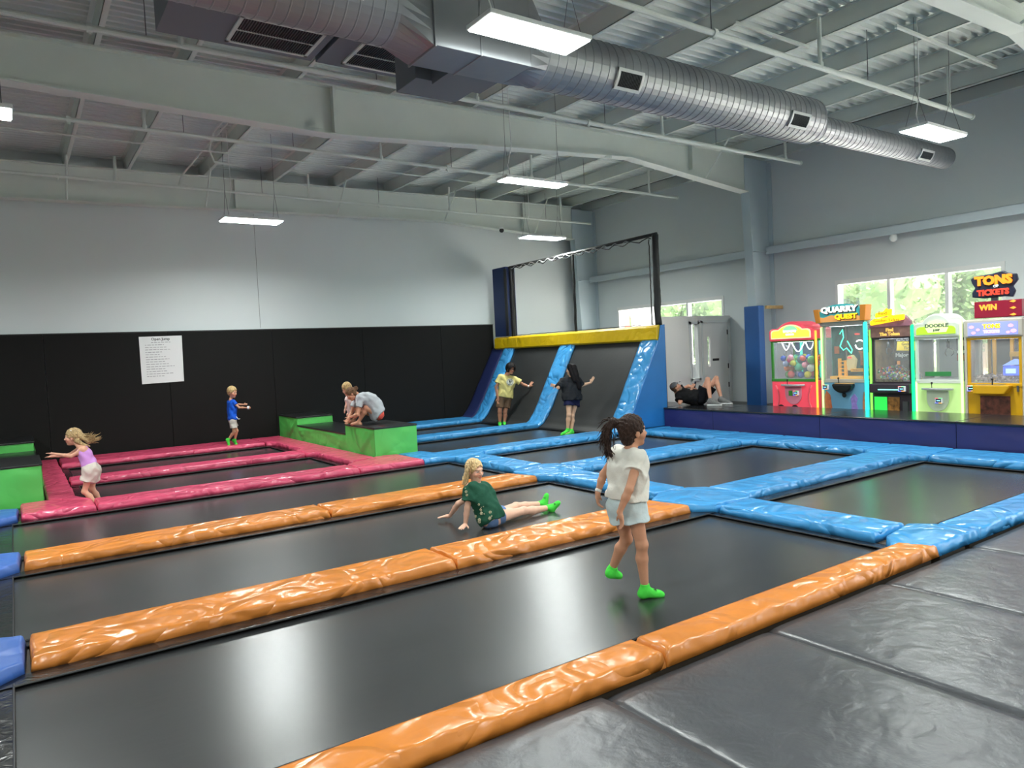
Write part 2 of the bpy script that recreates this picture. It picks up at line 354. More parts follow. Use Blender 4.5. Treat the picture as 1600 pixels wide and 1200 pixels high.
def loft_rr(x0, r0, z0c, x1, hy, z1a, z1b, y1a, y1b):
    bm = B(); n = 32; A = []; D = []
    for k in range(n):
        a = 2*math.pi*k/n; c, s = math.cos(a), math.sin(a)
        A.append(bm.verts.new((x0, DY+r0*c, z0c+r0*s)))
        m = max(abs(c), abs(s)); D.append(bm.verts.new((x1, (y1a+y1b)/2+(y1b-y1a)/2*c/m, (z1a+z1b)/2+(z1b-z1a)/2*s/m)))
    for k in range(n): bm.faces.new((A[k], A[(k+1) % n], D[(k+1) % n], D[k]))
    bm.faces.new(A[::-1]); bm.faces.new(D); return bm
obj('square_transition', loft_rr(3.3, .38, DZ+.16, 3.65, 0, 4.98, 5.8, 6.38, 6.95), M_galv, t)
obj('plenum_box', box(box(box(B(), 3.65, 4.85, 6.38, 6.95, 4.98, 5.8), 3.655, 3.675, 6.36, 6.97, 4.96, 5.82), 4.2, 4.22, 6.37, 6.96, 4.97, 5.81), M_galv, t, bevel=.006)
obj('square_transition', loft_rr(5.1, .335, DZ, 4.85, 0, 4.98, 5.8, 6.38, 6.95), M_galv, t)
bm = B(); n = 32
A = [bm.verts.new((10.4, DY+.335*math.cos(2*math.pi*k/n), DZ+.335*math.sin(2*math.pi*k/n))) for k in range(n)]
D = [bm.verts.new((10.6, DY+.195*math.cos(2*math.pi*k/n), DZ-.07+.195*math.sin(2*math.pi*k/n))) for k in range(n)]
for k in range(n): bm.faces.new((A[k], A[(k+1) % n], D[(k+1) % n], D[k]))
obj('reducer_cone', bm, M_galv, t)
obj('branch_box', box(box(B(), 4.15, 4.8, 6.95, 7.35, 4.99, 5.58), 3.95, 4.75, 7.35, 7.85, 5.03, 5.58), mat('matte galvanised', (112, 118, 126), .55, metal=.15), t, bevel=.004)
# curved side registers on the barrel
def register(x0, x1, r, zc, a0, a1):
    def P(x, a, rr): return (x, DY-rr*math.cos(a), zc-rr*math.sin(a))
    bm = B(); N = 6
    fr = .035
    for (xa, xb, b0, b1) in ((x0, x1, a0, a0+fr/r), (x0, x1, a1-fr/r, a1), (x0, x0+fr, a0, a1), (x1-fr, x1, a0, a1)):
        for i in range(N):
            p, q = b0+(b1-b0)*i/N, b0+(b1-b0)*(i+1)/N
            v = [bm.verts.new(P(xx, aa, rr)) for rr in (r+.005, r+.03) for xx, aa in ((xa, p), (xb, p), (xb, q), (xa, q))]
            for f in ((0, 3, 2, 1), (4, 5, 6, 7), (0, 1, 5, 4), (1, 2, 6, 5), (2, 3, 7, 6), (3, 0, 4, 7)): bm.faces.new([v[j] for j in f])
    f_ = obj('register_frame', bm, M_white, t)
    bm = B()
    for i in range(N):
        p, q = a0+(a1-a0)*i/N, a0+(a1-a0)*(i+1)/N
        bm.faces.new([bm.verts.new(P(*c, r+.018)) for c in ((x0+.02, p), (x1-.02, p), (x1-.02, q), (x0+.02, q))])
    obj('register_grille', bm, M_dark, f_)
    bm = B(); x = x0+.05
    while x < x1-.04:
        tube(bm, [P(x, a0+(a1-a0)*i/N, r+.024) for i in range(N+1)], .004, 4); x += .024
    obj('register_blades', bm, M_metal, f_)
register(6.1, 6.52, .335, DZ, .16, .85); register(9.5, 9.95, .335, DZ, .16, .8); register(13.5, 13.95, .195, DZ-.07, .1, 1.0)
register(2.2, 2.9, .38, DZ+.16, -.3, .5)
# return-air boxes with louvred grilles on the underside
for k, (x0, x1, lab) in enumerate(((1.55, 3.3, 'galvanised air box with a wide louvred grille, left of the plenum'), (3.36, 4.6, 'galvanised air box with louvred grille half hidden behind the plenum'))):
    t = thing('air_box', lab, 'air vent', ((x0+x1)/2, 8.2, 5.6), 'return air boxes')
    obj('box_body', box(B(), x0, x1, 7.35, 8.85, 5.62, 6.2), MATS['matte galvanised'], t, bevel=.004)
    gx0, gx1 = x0+.7 if k == 0 else x0+.28, x1-.1
    obj('grille_frame', box(box(box(box(box(B(), gx0, gx1, 8.0, 8.04, 5.6, 5.62), gx0, gx1, 8.68, 8.72, 5.6, 5.62), gx0, gx0+.04, 8, 8.72, 5.6, 5.62), gx1-.04, gx1, 8, 8.72, 5.6, 5.62), gx0, gx1, 8.35, 8.365, 5.6, 5.62), M_steel, t)
    obj('grille_opening', box(B(), gx0+.03, gx1-.03, 8.03, 8.7, 5.612, 5.619), M_dark, t)
    bm = B(); x = gx0+.06
    while x < gx1-.05: box(bm, x, x+.008, 8.04, 8.68, 5.604, 5.614); x += .03
    obj('louvre_blades', bm, M_metal, t)

# ------------------------------------------------------------------ wall coverings, sign, camera domes
t = thing('padded_wall', 'tall black padded covering along the lower far wall', 'wall padding', (3, YF-.1, 0))
bm = B(); x = XL
while x < 12: x2 = min(x+2.4, 12.0); box(bm, x, x2-.004, YF-.07, YF-.002, -.1, 2.74-.012*(x2 > 99)); x = x2
obj('black_panels', bm, M_black, t, bevel=.008)
obj('top_seam', box(B(), XL, 12.0, YF-.075, YF-.002, 2.741, 2.765), M_rubber, t)
t = thing('notice_sheet', 'white printed notice sheet headed Open Jump on the black wall', 'notice', (2.86, YF-.09, 1.58))
bm = B(); yS = YF-.082; bm.faces.new([bm.verts.new(v) for v in ((2.42, yS, 1.575), (3.30, yS, 1.59), (3.315, yS, 2.655), (2.415, yS, 2.645))])
o = obj('paper', bm, mat('paper', (222, 224, 224), .8), t); s_ = o.modifiers.new('s', 'SOLIDIFY'); s_.thickness = .004
MX = Matrix(((1, 0, 0, 0), (0, 0, -1, 0), (0, 1, 0, 0), (0, 0, 0, 1)))      # text facing -Y
ink = mat('printed ink', (70, 70, 74), .8)
text('heading', 'Open Jump', .085, Matrix.Translation((2.86, yS-.004, 2.585)) @ MX, ink, t, .001, .002)
bm = B(); r_ = random.Random(3)
for i in range(15):
    z = 2.51-.055*i; x = 2.53 if i else 2.66; end = [3.05, 2.9, 2.95, 3.05, 2.85, 2.8, 2.95, 3.0, 2.9, 2.98, 3.1, 2.9, 2.95, 3.06, 2.88][i]
    while x < end:
        l_ = r_.uniform(.03, .085); box(bm, x, min(x+l_, end+.02), yS-.006, yS-.003, z-.006, z+.006); x += l_+.018
obj('body_text', bm, mat('faded ink', (140, 140, 144), .8), t)
for lab, p, r in (('small white dome security camera under the far rafter', (12.15, 17.8, 5.5), .07), ('small dark dome camera high in the far right corner', (15.55, 18.2, 5.33), .06), ('small white dome camera on the right wall beneath the ledge', (15.7, 8.15, 3.95), .08)):
    t = thing('security_camera', lab, 'camera', p)
    obj('mount', cyl(B(), p, (p[0], p[1]+(.15 if 'high in' in lab else 0), p[2]+.09), r*.8, 14), M_white, t); obj('dome', sphere(B(), p, r, 14), M_rubber if 'dark' in lab or 'far rafter' in lab else M_white, t, smooth=True)

# ------------------------------------------------------------------ vestibule with door, right of the ramp
YV = 12.66; ZV = 2.6
bm = B()
for a, b_, z0, z1 in ((13.2, 14.3, .3, ZV), (14.3, 14.62, 2.42, ZV), (14.3, 14.62, .3, .98), (14.62, 14.76, .3, ZV), (14.76, 15.82, 2.44, ZV), (15.82, XW, .3, ZV)):
    box(bm, a, b_, YV, YV+.12, z0, z1)
struct('wall_vestibule', bm, mat('vestibule paint', (234, 232, 229), .7))
s_ = struct('window_5', box(box(box(box(B(), 14.27, 14.34, YV-.03, YV+.1, .95, 2.46), 14.58, 14.65, YV-.03, YV+.1, .95, 2.46), 14.27, 14.65, YV-.03, YV+.1, 2.39, 2.46), 14.27, 14.65, YV-.03, YV+.1, .92, 1.0), M_white)
obj('pane', box(B(), 14.34, 14.58, YV+.03, YV+.036, 1.0, 2.4), M_glass, s_)
bm = B(); box(bm, 14.78, 14.99, YV+.02, YV+.07, .3, 2.42); box(bm, 15.09, 15.8, YV+.02, YV+.07, .3, 2.42); box(bm, 14.99, 15.09, YV+.02, YV+.07, 2.06, 2.42); box(bm, 14.99, 15.09, YV+.02, YV+.07, .3, 1.28)
d_ = struct('door_1', bm, mat('door paint', (238, 236, 234), .45))
obj('pane', box(B(), 14.99, 15.09, YV+.04, YV+.045, 1.28, 2.06), M_glass, d_)
obj('door_frame', box(box(box(B(), 14.72, 14.79, YV-.02, YV+.08, .3, 2.47), 15.79, 15.86, YV-.02, YV+.08, .3, 2.47), 14.72, 15.86, YV-.02, YV+.08, 2.42, 2.49), M_white, d_)
obj('push_plate', box(B(), 15.17, 15.4, YV, YV+.02, 1.42, 1.48), M_rubber, d_)
obj('door_handle', tube(B(), [(14.84, YV+.02, .95), (14.84, YV-.05, .95), (15.0, YV-.05, .95)], .012, 6), M_metal, d_)
for z in (.7, 1.2, 2.1): obj('hinge', box(B(), 15.77, 15.8, YV, YV+.02, z, z+.13), M_rubber, d_)
t = thing('padded_post_cover', 'tall deep blue padded cover strapped around the column by the machines', 'post padding', (15.0, 11.25, .3))
obj('pad_body', box(B(), 14.88, 15.1, 11.0, 11.43, .3, 2.74), vinyl('post blue vinyl', (12, 84, 152), .45, 1.0, .2), t, bevel=.02)
tag(obj('wood_brace', box(B(), 15.24, 15.88, 11.02, 11.08, 2.66, 2.74), mat('bare pine', (196, 164, 110), .6, var=(8, .2))), 'short bare wooden brace sticking out behind the blue post padding', 'wooden brace')
# ------------------------------------------------------------------ pads
def offset_poly(P, d):
    n = len(P); out = []
    for i in range(n):
        p0, p1, p2 = Vector(P[i-1]), Vector(P[i]), Vector(P[(i+1) % n])
        e1, e2 = (p1-p0).normalized(), (p2-p1).normalized()
        n1, n2 = Vector((-e1.y, e1.x)), Vector((-e2.y, e2.x))
        k = 1+n1.dot(n2); out.append(p1+(n1+n2)*(d/max(k, .3)))
    return out
_ps = [0]
def pad(label, P, m, h=.1, z0=.0, slope=.045, wr=.017, group=None, name='floor_pad', cat='floor pad', step=.035, drape=True):
    """padded vinyl cover over polygon P (ccw): sloping puckered sides, slightly domed top"""
    _ps[0] += 1; sd_ = _ps[0]*3.7
    n = len(P); P = [Vector(p) for p in P]
    cx = sum((p for p in P), Vector((0, 0)))/n
    prof = [(0, 0), (.006, h*.5), (.012, h*.86), (.024, h*.985), (.04, h), (.12, h+.004)]
    wid = min((P[(i+1) % n]-P[i]).length for i in range(n))
    cnt = [max(1, int(round((P[(i+1) % n]-P[i]).length/step))) for i in range(n)]
    bm = B(); rings = []
    minw = min(max(p.x for p in P)-min(p.x for p in P), max(p.y for p in P)-min(p.y for p in P))
    for j, (d, z) in enumerate(prof):
        if d > minw*.42: break
        Q = offset_poly(P, d) if d else P; ring = []
        for i in range(n):
            a, b_ = Q[i], Q[(i+1) % n]
            for k in range(cnt[i]):
                p = a.lerp(b_, k/cnt[i]); q = P[i].lerp(P[(i+1) % n], k/cnt[i])
                wob = noise.noise(Vector((q.x*3.1, q.y*3.1, sd_)))*1.0+1.0*abs(noise.noise(Vector((q.x*8.5, q.y*8.5, sd_+9))))+.5*noise.noise(Vector((q.x*15, q.y*15, sd_)))
                dirn = (p-cx); dirn = dirn.normalized() if dirn.length > 0 else dirn
                am = wr*(0, .5, 1.0, .9, .8, .35)[j]
                inw = (offset_poly(P, .01)[i]-P[i]).normalized() if k == 0 else Vector((-(b_-a).y, (b_-a).x)).normalized()
                p = p+inw*(wob*am)
                ring.append(bm.verts.new((p.x, p.y, z0+z+(wob-.3)*am*.5)))
        rings.append(ring)
    m_ = len(rings[0])
    for a, b_ in zip(rings, rings[1:]):
        for k in range(m_): bm.faces.new((a[k], a[(k+1) % m_], b_[(k+1) % m_], b_[k]))
    bm.faces.new(rings[-1]); bm.faces.new(rings[0][::-1])
    o = obj(name, bm, m, smooth=True)
    for f in (o.data.polygons[-1], o.data.polygons[-2]): f.use_smooth = False
    o.data.polygons[-2].use_smooth = True
    return tag(o, label, cat, group)
def rect(x0, x1, y0, y1): return [(x0, y0), (x1, y0), (x1, y1), (x0, y1)]

# orange lanes and left blue column
rowC, rowB, rowA, rowP = (2.98, 3.27), (5.52, 6.08), (8.42, 8.98), (11.33, 11.95)
G = 'orange lane pads'
pad('nearest orange pad beside the black mats, left piece reaching out of the picture', rect(-.1, 3.06, *rowC), M_orange, group=G)
pad('nearest orange pad beside the black mats, right piece ending at the blue pads', [(3.07, 2.98), (6.36, 2.98), (6.22, 3.27), (3.07, 3.27)], M_orange, group=G)
pad('middle orange pad, long left piece in front of the sitting girl', rect(-.02, 3.12, *rowB), M_orange, group=G)
pad('middle orange pad, right piece passing behind the standing girl', [(3.13, 5.52), (6.15, 5.52), (6.05, 6.08), (3.13, 6.08)], M_orange, group=G)
pad('farthest orange pad, left piece starting at the blue corner', rect(-.02, 3.06, *rowA), M_orange, group=G)
pad('farthest orange pad, right piece behind the sitting girl', [(3.07, 8.42), (6.17, 8.42), (6.03, 8.98), (3.07, 8.98)], M_orange, group=G)
M_lblue = vinyl('royal blue vinyl', (54, 98, 176), .42, 1.8, .4)
c = .18
for (ya, yb), w_ in ((rowB, 'at the left edge by the middle orange pad'), (rowA, 'at the left edge by the farthest orange pad'), (rowP, 'at the left edge under the left green block')):
    pad('royal blue corner pad '+w_, [(-.8, ya-c*1.6), (-.25, ya-c), (-.05, ya+.0), (-.03, yb), (-.25, yb+c*.6), (-.8, yb+c*.6)], M_lblue, group='left blue pads')
for a, b_, w_ in ((3.3, 5.2, 'left of the nearest trampoline lane'), (6.22, 8.1, 'left of the second trampoline lane'), (9.12, 11.0, 'left of the third trampoline lane')):
    pad('royal blue edge pad '+w_, rect(-.8, -.25, a, b_), M_lblue, group='left blue pads')
# blue column and rows on the right
X0, X1 = 6.36, 6.92
rrC, rrB, rrA, rrP = (2.98, 3.36), (5.48, 6.1), (8.46, 9.1), (11.3, 12.0)
G = 'sky blue pads of the right court'
def junction(label, rl, rr, xa, xb, xl, up=True, down=True):
    P = []
    P += [(xa-c, rl[0]), (xa, rl[0]-c)] if down else [(xa-c*.6, rl[0])]
    P += [(xb, rr[0]-c), (xb+c, rr[0])] if down else [(xb+c, rr[0])]
    P += [(xb+c, rr[1]), (xb, rr[1]+c)] if up else [(xb+c, rr[1])]
    P += [(xa, rl[1]+c), (xa-c-.1, rl[1])] if up else [(xa-c, rl[1])]
    pad(label, P, M_blue, group=G)
junction('sky blue corner pad where the nearest orange pad ends', rowC, rrC, X0+.02, X1, 0, True, False)
junction('sky blue crossing pad right of the middle orange pad', rowB, rrB, X0, X1, 0)
junction('sky blue crossing pad right of the farthest orange pad', rowA, rrA, X0, X1, 0)
pad('sky blue crossing pad beside the right green block', [(5.87, 11.34), (6.18, 11.34), (6.36, 11.16), (6.92, 11.16), (7.1, 11.3), (7.1, 12.0), (6.42, 12.0), (6.36, 12.42), (5.87, 12.42)], M_blue, group=G)
for a, b_, w_ in ((rrC[1]+c, rrB[0]-c, 'nearest piece'), (rrB[1]+c, rrA[0]-c, 'middle piece'), (rrA[1]+c, rrP[0]-.14, 'far piece')):
    pad(f'sky blue divider pad between orange lanes and right court, {w_}', rect(X0, X1, a+.004, b_-.004), M_blue, group=G)
Y0, Y1 = 11.02, 11.88
for (ya, yb), lab in ((rrB, 'second'), (rrA, 'third'), (rrP, 'fourth')):
    pad(f'sky blue crossing pad against the dark platform, {lab} from the camera', [(Y0, ya-c), (Y1, ya-c), (Y1, min(yb+c, 11.4)), (Y0, min(yb+c, 11.4)), (Y0-c, yb), (Y0-c, ya)] if lab != 'fourth' else [(Y0, ya-c), (Y1, ya-c), (Y1, 11.36), (Y0-.4, 11.36), (Y0-.4, 11.3), (Y0-c, 11.3)], M_blue, group=G)
for a, b_, w_ in ((3.36, rrB[0]-c, 'nearest piece'), (rrB[1]+c, rrA[0]-c, 'middle piece'), (rrA[1]+c, rrP[0]-c, 'farthest piece')):
    pad(f'sky blue pad along the foot of the dark platform, {w_}', rect(Y0, Y1, a+.004, b_-.004), M_blue, group=G)
pad('sky blue row pad nearest the black mats, cut by the right picture edge', rect(X1+c+.004, 11.88, 2.98, 3.354), M_blue, group=G)
pad('sky blue row pad between the two large right trampolines', rect(X1+c+.004, Y0-c-.004, *rrB), M_blue, group=G)
pad('sky blue row pad behind the standing girl, second row of the right court', rect(X1+c+.004, Y0-c-.004, *rrA), M_blue, group=G)
pad('sky blue row pad at the foot of the sloping wall, nearest row', rect(7.104, 10.4, 11.3, 11.98), M_blue, group=G)
pad('sky blue row pad leading to the middle strip of the sloping wall', rect(6.36, 10.66, 14.36, 14.98), M_blue, group=G)
pad('sky blue row pad along the far wall right of the green block', rect(6.36, 10.7, 17.05, 18.2), M_blue, group=G)
# pink pads
G = 'pink pads'
pad('pink edge pad in front of the left green block', [(-.02, 11.33), (.84, 11.33), (.84, 11.93), (.3, 12.36), (-.02, 12.36)], M_pink, group=G)
pad('long pink pad nearest the camera', rect(.85, 4.66, 11.33, 11.95), M_pink, group=G)
pad('pink corner pad in front of the right green block', [(4.67, 11.33), (5.86, 11.33), (5.86, 12.42), (5.42, 12.44), (4.85, 12.1), (4.67, 11.95)], M_pink, group=G)
pad('broad pink pad beside the left green block', [(.3, 12.38), (.84, 11.95), (.68, 12.4), (.68, 18.2), (.3, 18.2)], M_pink, group=G)
pad('long pink pad between the two pink-edged trampolines', rect(.7, 4.7, 14.2, 14.8), M_pink, group=G)
pad('pink pad running along the foot of the far black wall', rect(.7, 4.7, 16.95, 18.2), M_pink, group=G)
pad('broad pink pad beside the right green block', [(4.86, 12.13), (5.41, 12.46), (5.41, 18.2), (4.71, 18.2), (4.71, 16.9), (4.86, 16.7), (4.86, 15.0), (4.71, 14.85), (4.71, 14.15), (4.86, 14.0)], M_pink, group=G)

# ------------------------------------------------------------------ trampolines
def trampoline(label, x0, x1, y0, y1, grp='trampolines of the court', cw=.11):
    t = thing('trampoline', label, 'trampoline', ((x0+x1)/2, (y0+y1)/2, -.6), grp)
    nx, ny = 24, 16; bm = B(); g = []
    for i in range(nx+1):
        row = []
        for j in range(ny+1):
            u, v = i/nx, j/ny; s = -.03*(math.sin(math.pi*u)*math.sin(math.pi*v))**.6
            row.append(bm.verts.new((x0+.07+(x1-x0-.14)*u, y0+.07+(y1-y0-.14)*v, -.012+s*.6)))
        g.append(row)
    for i in range(nx):
        for j in range(ny): bm.faces.new((g[i][j], g[i+1][j], g[i+1][j+1], g[i][j+1]))
    o = obj('jump_mat', bm, M_bed, t, smooth=True)
    bm = B(); q = cw
    def strip(a0, a1, b0, b1, ax, z):
        n = max(2, int((a1-a0)/.12))
        for i in range(n):
            p, r = a0+(a1-a0)*i/n, a0+(a1-a0)*(i+1)/n
            h0 = .004*noise.noise(Vector((p*2, b0, 3))); h1 = .004*noise.noise(Vector((r*2, b0, 3)))
            if ax == 0: vs = [(p, b0, z+h0), (r, b0, z+h1), (r, b1, z+h1), (p, b1, z+h0)]
            else: vs = [(b0, p, z+h0), (b1, p, z+h0), (b1, r, z+h1), (b0, r, z+h1)]
            bm.faces.new([bm.verts.new(v) for v in vs])
    strip(x0-.02, x1+.02, y0-.02, y0+q, 0, .008); strip(x0-.02, x1+.02, y1-q*1.5, y1+.02, 0, .012)
    strip(y0, y1, x0-.02, x0+q, 1, .006); strip(y0, y1, x1-q, x1+.02, 1, .006)
    o = obj('spring_cover', bm, M_cover, t, smooth=True)
    bm = B()
    for a, b_ in (((x0+q, y0+q), (x1-q, y0+q)), ((x0+q, y1-q*1.5), (x1-q, y1-q*1.5))): cyl(bm, (*a, .012), (*b_, .012), .008, 6)
    for x in (x0+q, x1-q): cyl(bm, (x, y0+q, .01), (x, y1-q, .01), .006, 6)
    obj('mat_edge_rope', bm, M_rubber, t)
    bm = B()
    for a, b_ in (((x0, y0), (x1, y0)), ((x1, y0), (x1, y1)), ((x1, y1), (x0, y1)), ((x0, y1), (x0, y0))): cyl(bm, (*a, -.05), (*b_, -.05), .025, 8)
    obj('frame_rail', bm, M_metal, t)
    for x, y in ((x0, y0), (x1, y0), (x1, y1), (x0, y1)): obj('leg', cyl(B(), (x, y, -.6), (x, y, -.05), .025, 8), M_metal, t)
    return t
trampoline('nearest long trampoline lane, under the standing girl', -.22, 6.34, 3.28, 5.5)
trampoline('second long trampoline lane, with the girl sitting on it', -.22, 6.34, 6.1, 8.4)
trampoline('third long trampoline lane between orange and pink pads', -.22, 6.34, 9.0, 11.31)
trampoline('pink-edged trampoline nearer the camera', .7, 4.84, 11.97, 14.18)
trampoline('pink-edged trampoline next to the far wall', .7, 4.84, 14.82, 16.93)
trampoline('large right trampoline nearest the camera', 6.94, 11.0, 3.38, 5.46)
trampoline('right court trampoline behind the standing girl, with window reflections', 6.94, 11.0, 6.12, 8.44)
trampoline('right court trampoline farthest from the camera', 6.94, 11.0, 9.12, 11.28)
trampoline('flat trampoline before the sloping wall where the dark-haired woman stands', 6.36, 10.62, 12.02, 14.34)
trampoline('flat trampoline before the sloping wall where the man in yellow stands', 6.36, 10.62, 15.0, 17.03)
for (xa, ya, xb, yb) in ((-.8, 2.98, 12, 18.2),): pass
# plywood sub-deck carrying the pads
bm = B()
for (xa, xb, ya, yb) in ((X0+.05, X1-.05, 3, 12.3), (Y0+.05, Y1, 3, 11.3), (-.8, -.26, 3, 11.9)): box(bm, xa, xb, ya, yb, -.6, -.002)
for (xa, xb, ya, yb) in ((-.2, 6.3, 3.02, 3.22), (-.2, 6.3, 5.56, 6.04), (-.2, 6.3, 8.46, 8.94), (-.2, 6.3, 11.37, 11.9), (.75, 4.8, 14.25, 14.75), (.7, 4.8, 17.0, 18.2), (4.9, 6.3, 12, 18.2), (-.8, .65, 12.05, 18.2),
                         (7, 11, 3.02, 3.3), (7, 11, 5.54, 6.04), (7, 11, 8.52, 9.04), (7, 10.5, 11.34, 11.94), (6.4, 10.6, 14.4, 14.92), (6.4, 10.6, 17.1, 18.2)): box(bm, xa, xb, ya, yb, -.6, -.002)
struct('floor', bm, mat('plywood deck', (70, 60, 48), .7))

# ------------------------------------------------------------------ sloping wall trampoline
t = thing('sloping_trampoline_wall', 'sloping black trampoline wall with blue strips, yellow top bumper and net frame', 'trampoline wall', (11.4, 14.5, -.6))
PR = [(10.62, .0), (10.80, .10), (10.95, .27), (11.12, .53), (11.3, .86), (11.95, 2.02)]
def surf(y0, y1, off, thick, n=24, wr=0, sd=0, top=2.02):
    bm = B(); P = []
    for i in range(len(PR)-1):
        k = 4 if i < 4 else n
        for j in range(k): u = j/k; P.append(Vector((PR[i][0]*(1-u)+PR[i+1][0]*u, 0, PR[i][1]*(1-u)+PR[i+1][1]*u)))
    P.append(Vector((PR[-1][0], 0, PR[-1][1])))
    ny = max(2, int((y1-y0)/.09)); F = []; K = []
    for i, p in enumerate(P):
        d = P[min(i+1, len(P)-1)]-P[max(i-1, 0)]; nn = Vector((-d.z, 0, d.x)).normalized()
        f = []; k_ = []
        for j in range(ny+1):
            y = y0+(y1-y0)*j/ny; ed = min(j, ny-j)/ny
            bump = wr*(noise.noise(Vector((y*1.6+p.z*.8, p.z*5.2, sd)))*1.2+.35)*min(1, ed*6+.4)
            o_ = off+thick*(1 if 0 < j < ny else .55)+bump
            f.append(bm.verts.new(p+nn*o_+Vector((0, y, 0)))); k_.append(bm.verts.new(p+nn*off+Vector((0, y, 0))))
        F.append(f); K.append(k_)
    for i in range(len(P)-1):
        for j in range(ny):
            bm.faces.new((F[i][j], F[i][j+1], F[i+1][j+1], F[i+1][j])); bm.faces.new((K[i][j], K[i+1][j], K[i+1][j+1], K[i][j+1]))
        bm.faces.new((F[i][0], F[i+1][0], K[i+1][0], K[i][0])); bm.faces.new((F[i][ny], K[i][ny], K[i+1][ny], F[i+1][ny]))
    for i in (0, len(P)-1):
        for j in range(ny): bm.faces.new((F[i][j], K[i][j], K[i][j+1], F[i][j+1]))
    return bm
M_wbed = mat('wall jump mat', (40, 41, 41), .55, spec=.4, bump=(10, .1, 5), var=(1.2, .2))
obj('wall_jump_mat', surf(12.0, 14.36, 0, .01), M_wbed, t, smooth=True)
obj('wall_jump_mat', surf(14.98, 17.06, 0, .01), M_wbed, t, smooth=True)
obj('blue_strip', surf(11.42, 12.0, .0, .075, wr=.018, sd=1), M_blue, t, smooth=True)
obj('blue_strip', surf(14.36, 14.98, .0, .075, wr=.018, sd=2), M_blue, t, smooth=True)
obj('blue_strip', surf(17.06, 17.6, .0, .075, wr=.018, sd=3), M_blue, t, smooth=True)
obj('navy_side_strip', surf(17.62, 18.26, .0, .05, wr=.004, sd=4), mat('navy cloth', (24, 36, 84), .6), t, smooth=True)
bm = B(); prism(bm, [(10.3, .1)]+[(x-.075, z+.03) for x, z in PR[1:]]+[(11.93, 2.34), (12.06, 2.36), (12.04, .1)], XZf, 11.39, 11.42)
obj('side_panel', bm, M_pblue, t, bevel=.006)
# yellow bumper
bm = B(); ny = 90; sec = [(11.88, 2.0), (11.83, 2.04), (11.84, 2.3), (11.9, 2.35), (12.04, 2.36), (12.05, 2.0)]; R = []
for i in range(ny+1):
    y = 11.43+(18.0-11.43)*i/ny
    R.append([bm.verts.new((x+(.010*noise.noise(Vector((y*7, z*4+y*2, 5))) if k in (1, 2) else 0), y, z+(.004*noise.noise(Vector((y*5, 0, 8))) if k in (1, 2, 3) else 0))) for k, (x, z) in enumerate(sec)])
for a, b_ in zip(R, R[1:]):
    for k in range(6): bm.faces.new((a[k], a[(k+1) % 6], b_[(k+1) % 6], b_[k]))
bm.faces.new(R[0]); bm.faces.new(R[-1][::-1]); obj('yellow_bumper', bm, M_yellow, t, smooth=False)
obj('bumper_underseam', box(B(), 11.9, 12.04, 11.43, 17.9, 1.975, 2.0), M_rubber, t)
obj('back_support', prism(B(), [(10.75, -.6), (12.1, -.6), (12.1, 2.3), (12.03, 2.3), (12.0, 2.0), (11.32, .78), (10.9, .1), (10.75, -.01)], XZf, 11.43, 18.2), M_rubber, t)
XP = 11.97
def wrapped_post(y, r, z0, z1, nm='net_post', m=M_rubber):
    bm = B(); pts = []; rr = []
    n = 26
    for i in range(n+1):
        z = z0+(z1-z0)*i/n; pts.append((XP+.006*math.sin(z*9), y+.008*noise.noise(Vector((y, z*4, 1))), z)); rr.append(r*(1+.14*noise.noise(Vector((z*7, y, 2)))))
    tube(bm, pts, rr, 10); return obj(nm, bm, m, t, smooth=True)
wrapped_post(11.5, .075, 2.34, 4.36); wrapped_post(14.37, .035, 2.34, 4.34); wrapped_post(17.15, .05, 2.34, 4.3)
obj('net_post', box(B(), XP-.05, XP+.05, 17.12, 17.2, 2.34, 4.3), M_rubber, t)
bm = B(); tube(bm, [(XP, 11.45, 4.37), (XP, 14.4, 4.35), (XP, 17.25, 4.33)], .04, 8); obj('top_rail', bm, M_rubber, t)
bm = B()
for a, b_ in (((11.6, 4.28), (17.05, 4.25)),):
    pts = [(XP-.03, a[0]+(b_[0]-a[0])*i/60, a[1]+.035*math.sin(i*1.1)+.02*noise.noise(Vector((i*.7, 0, 0)))) for i in range(61)]; tube(bm, pts, .012, 5)
for yy, s in ((11.62, 1), (17.05, -1)):
    tube(bm, [(XP-.02, yy+s*(.05+.02*noise.noise(Vector((i*.8, s, 0)))), 2.38+1.9*i/24) for i in range(25)], .012, 5)
tube(bm, [(XP-.03, 11.6+5.45*i/50, 2.375+.015*noise.noise(Vector((i*.9, 4, 0)))) for i in range(51)], .009, 5)
obj('net_lacing', bm, M_rubber, t)
obj('lacing_cord', tube(B(), [(XP-.045, 12.3+4.8*i/90, 4.31+.035*math.sin(i*.9)) for i in range(91)], .006, 4), mat('white cord', (205, 205, 205), .7), t)
tp = thing('padded_corner_post', 'tall dark blue padded post at the far end of the net frame', 'post padding', (12, 17.6, 0))
obj('post_pad', box(B(), 11.86, 12.2, 17.3, 17.98, 2.37, 4.37), mat('dark navy cloth', (20, 44, 92), .6), tp, bevel=.02)
obj('post_flap', box(B(), 11.84, 11.87, 17.24, 17.36, 2.37, 4.3), M_rubber, tp)

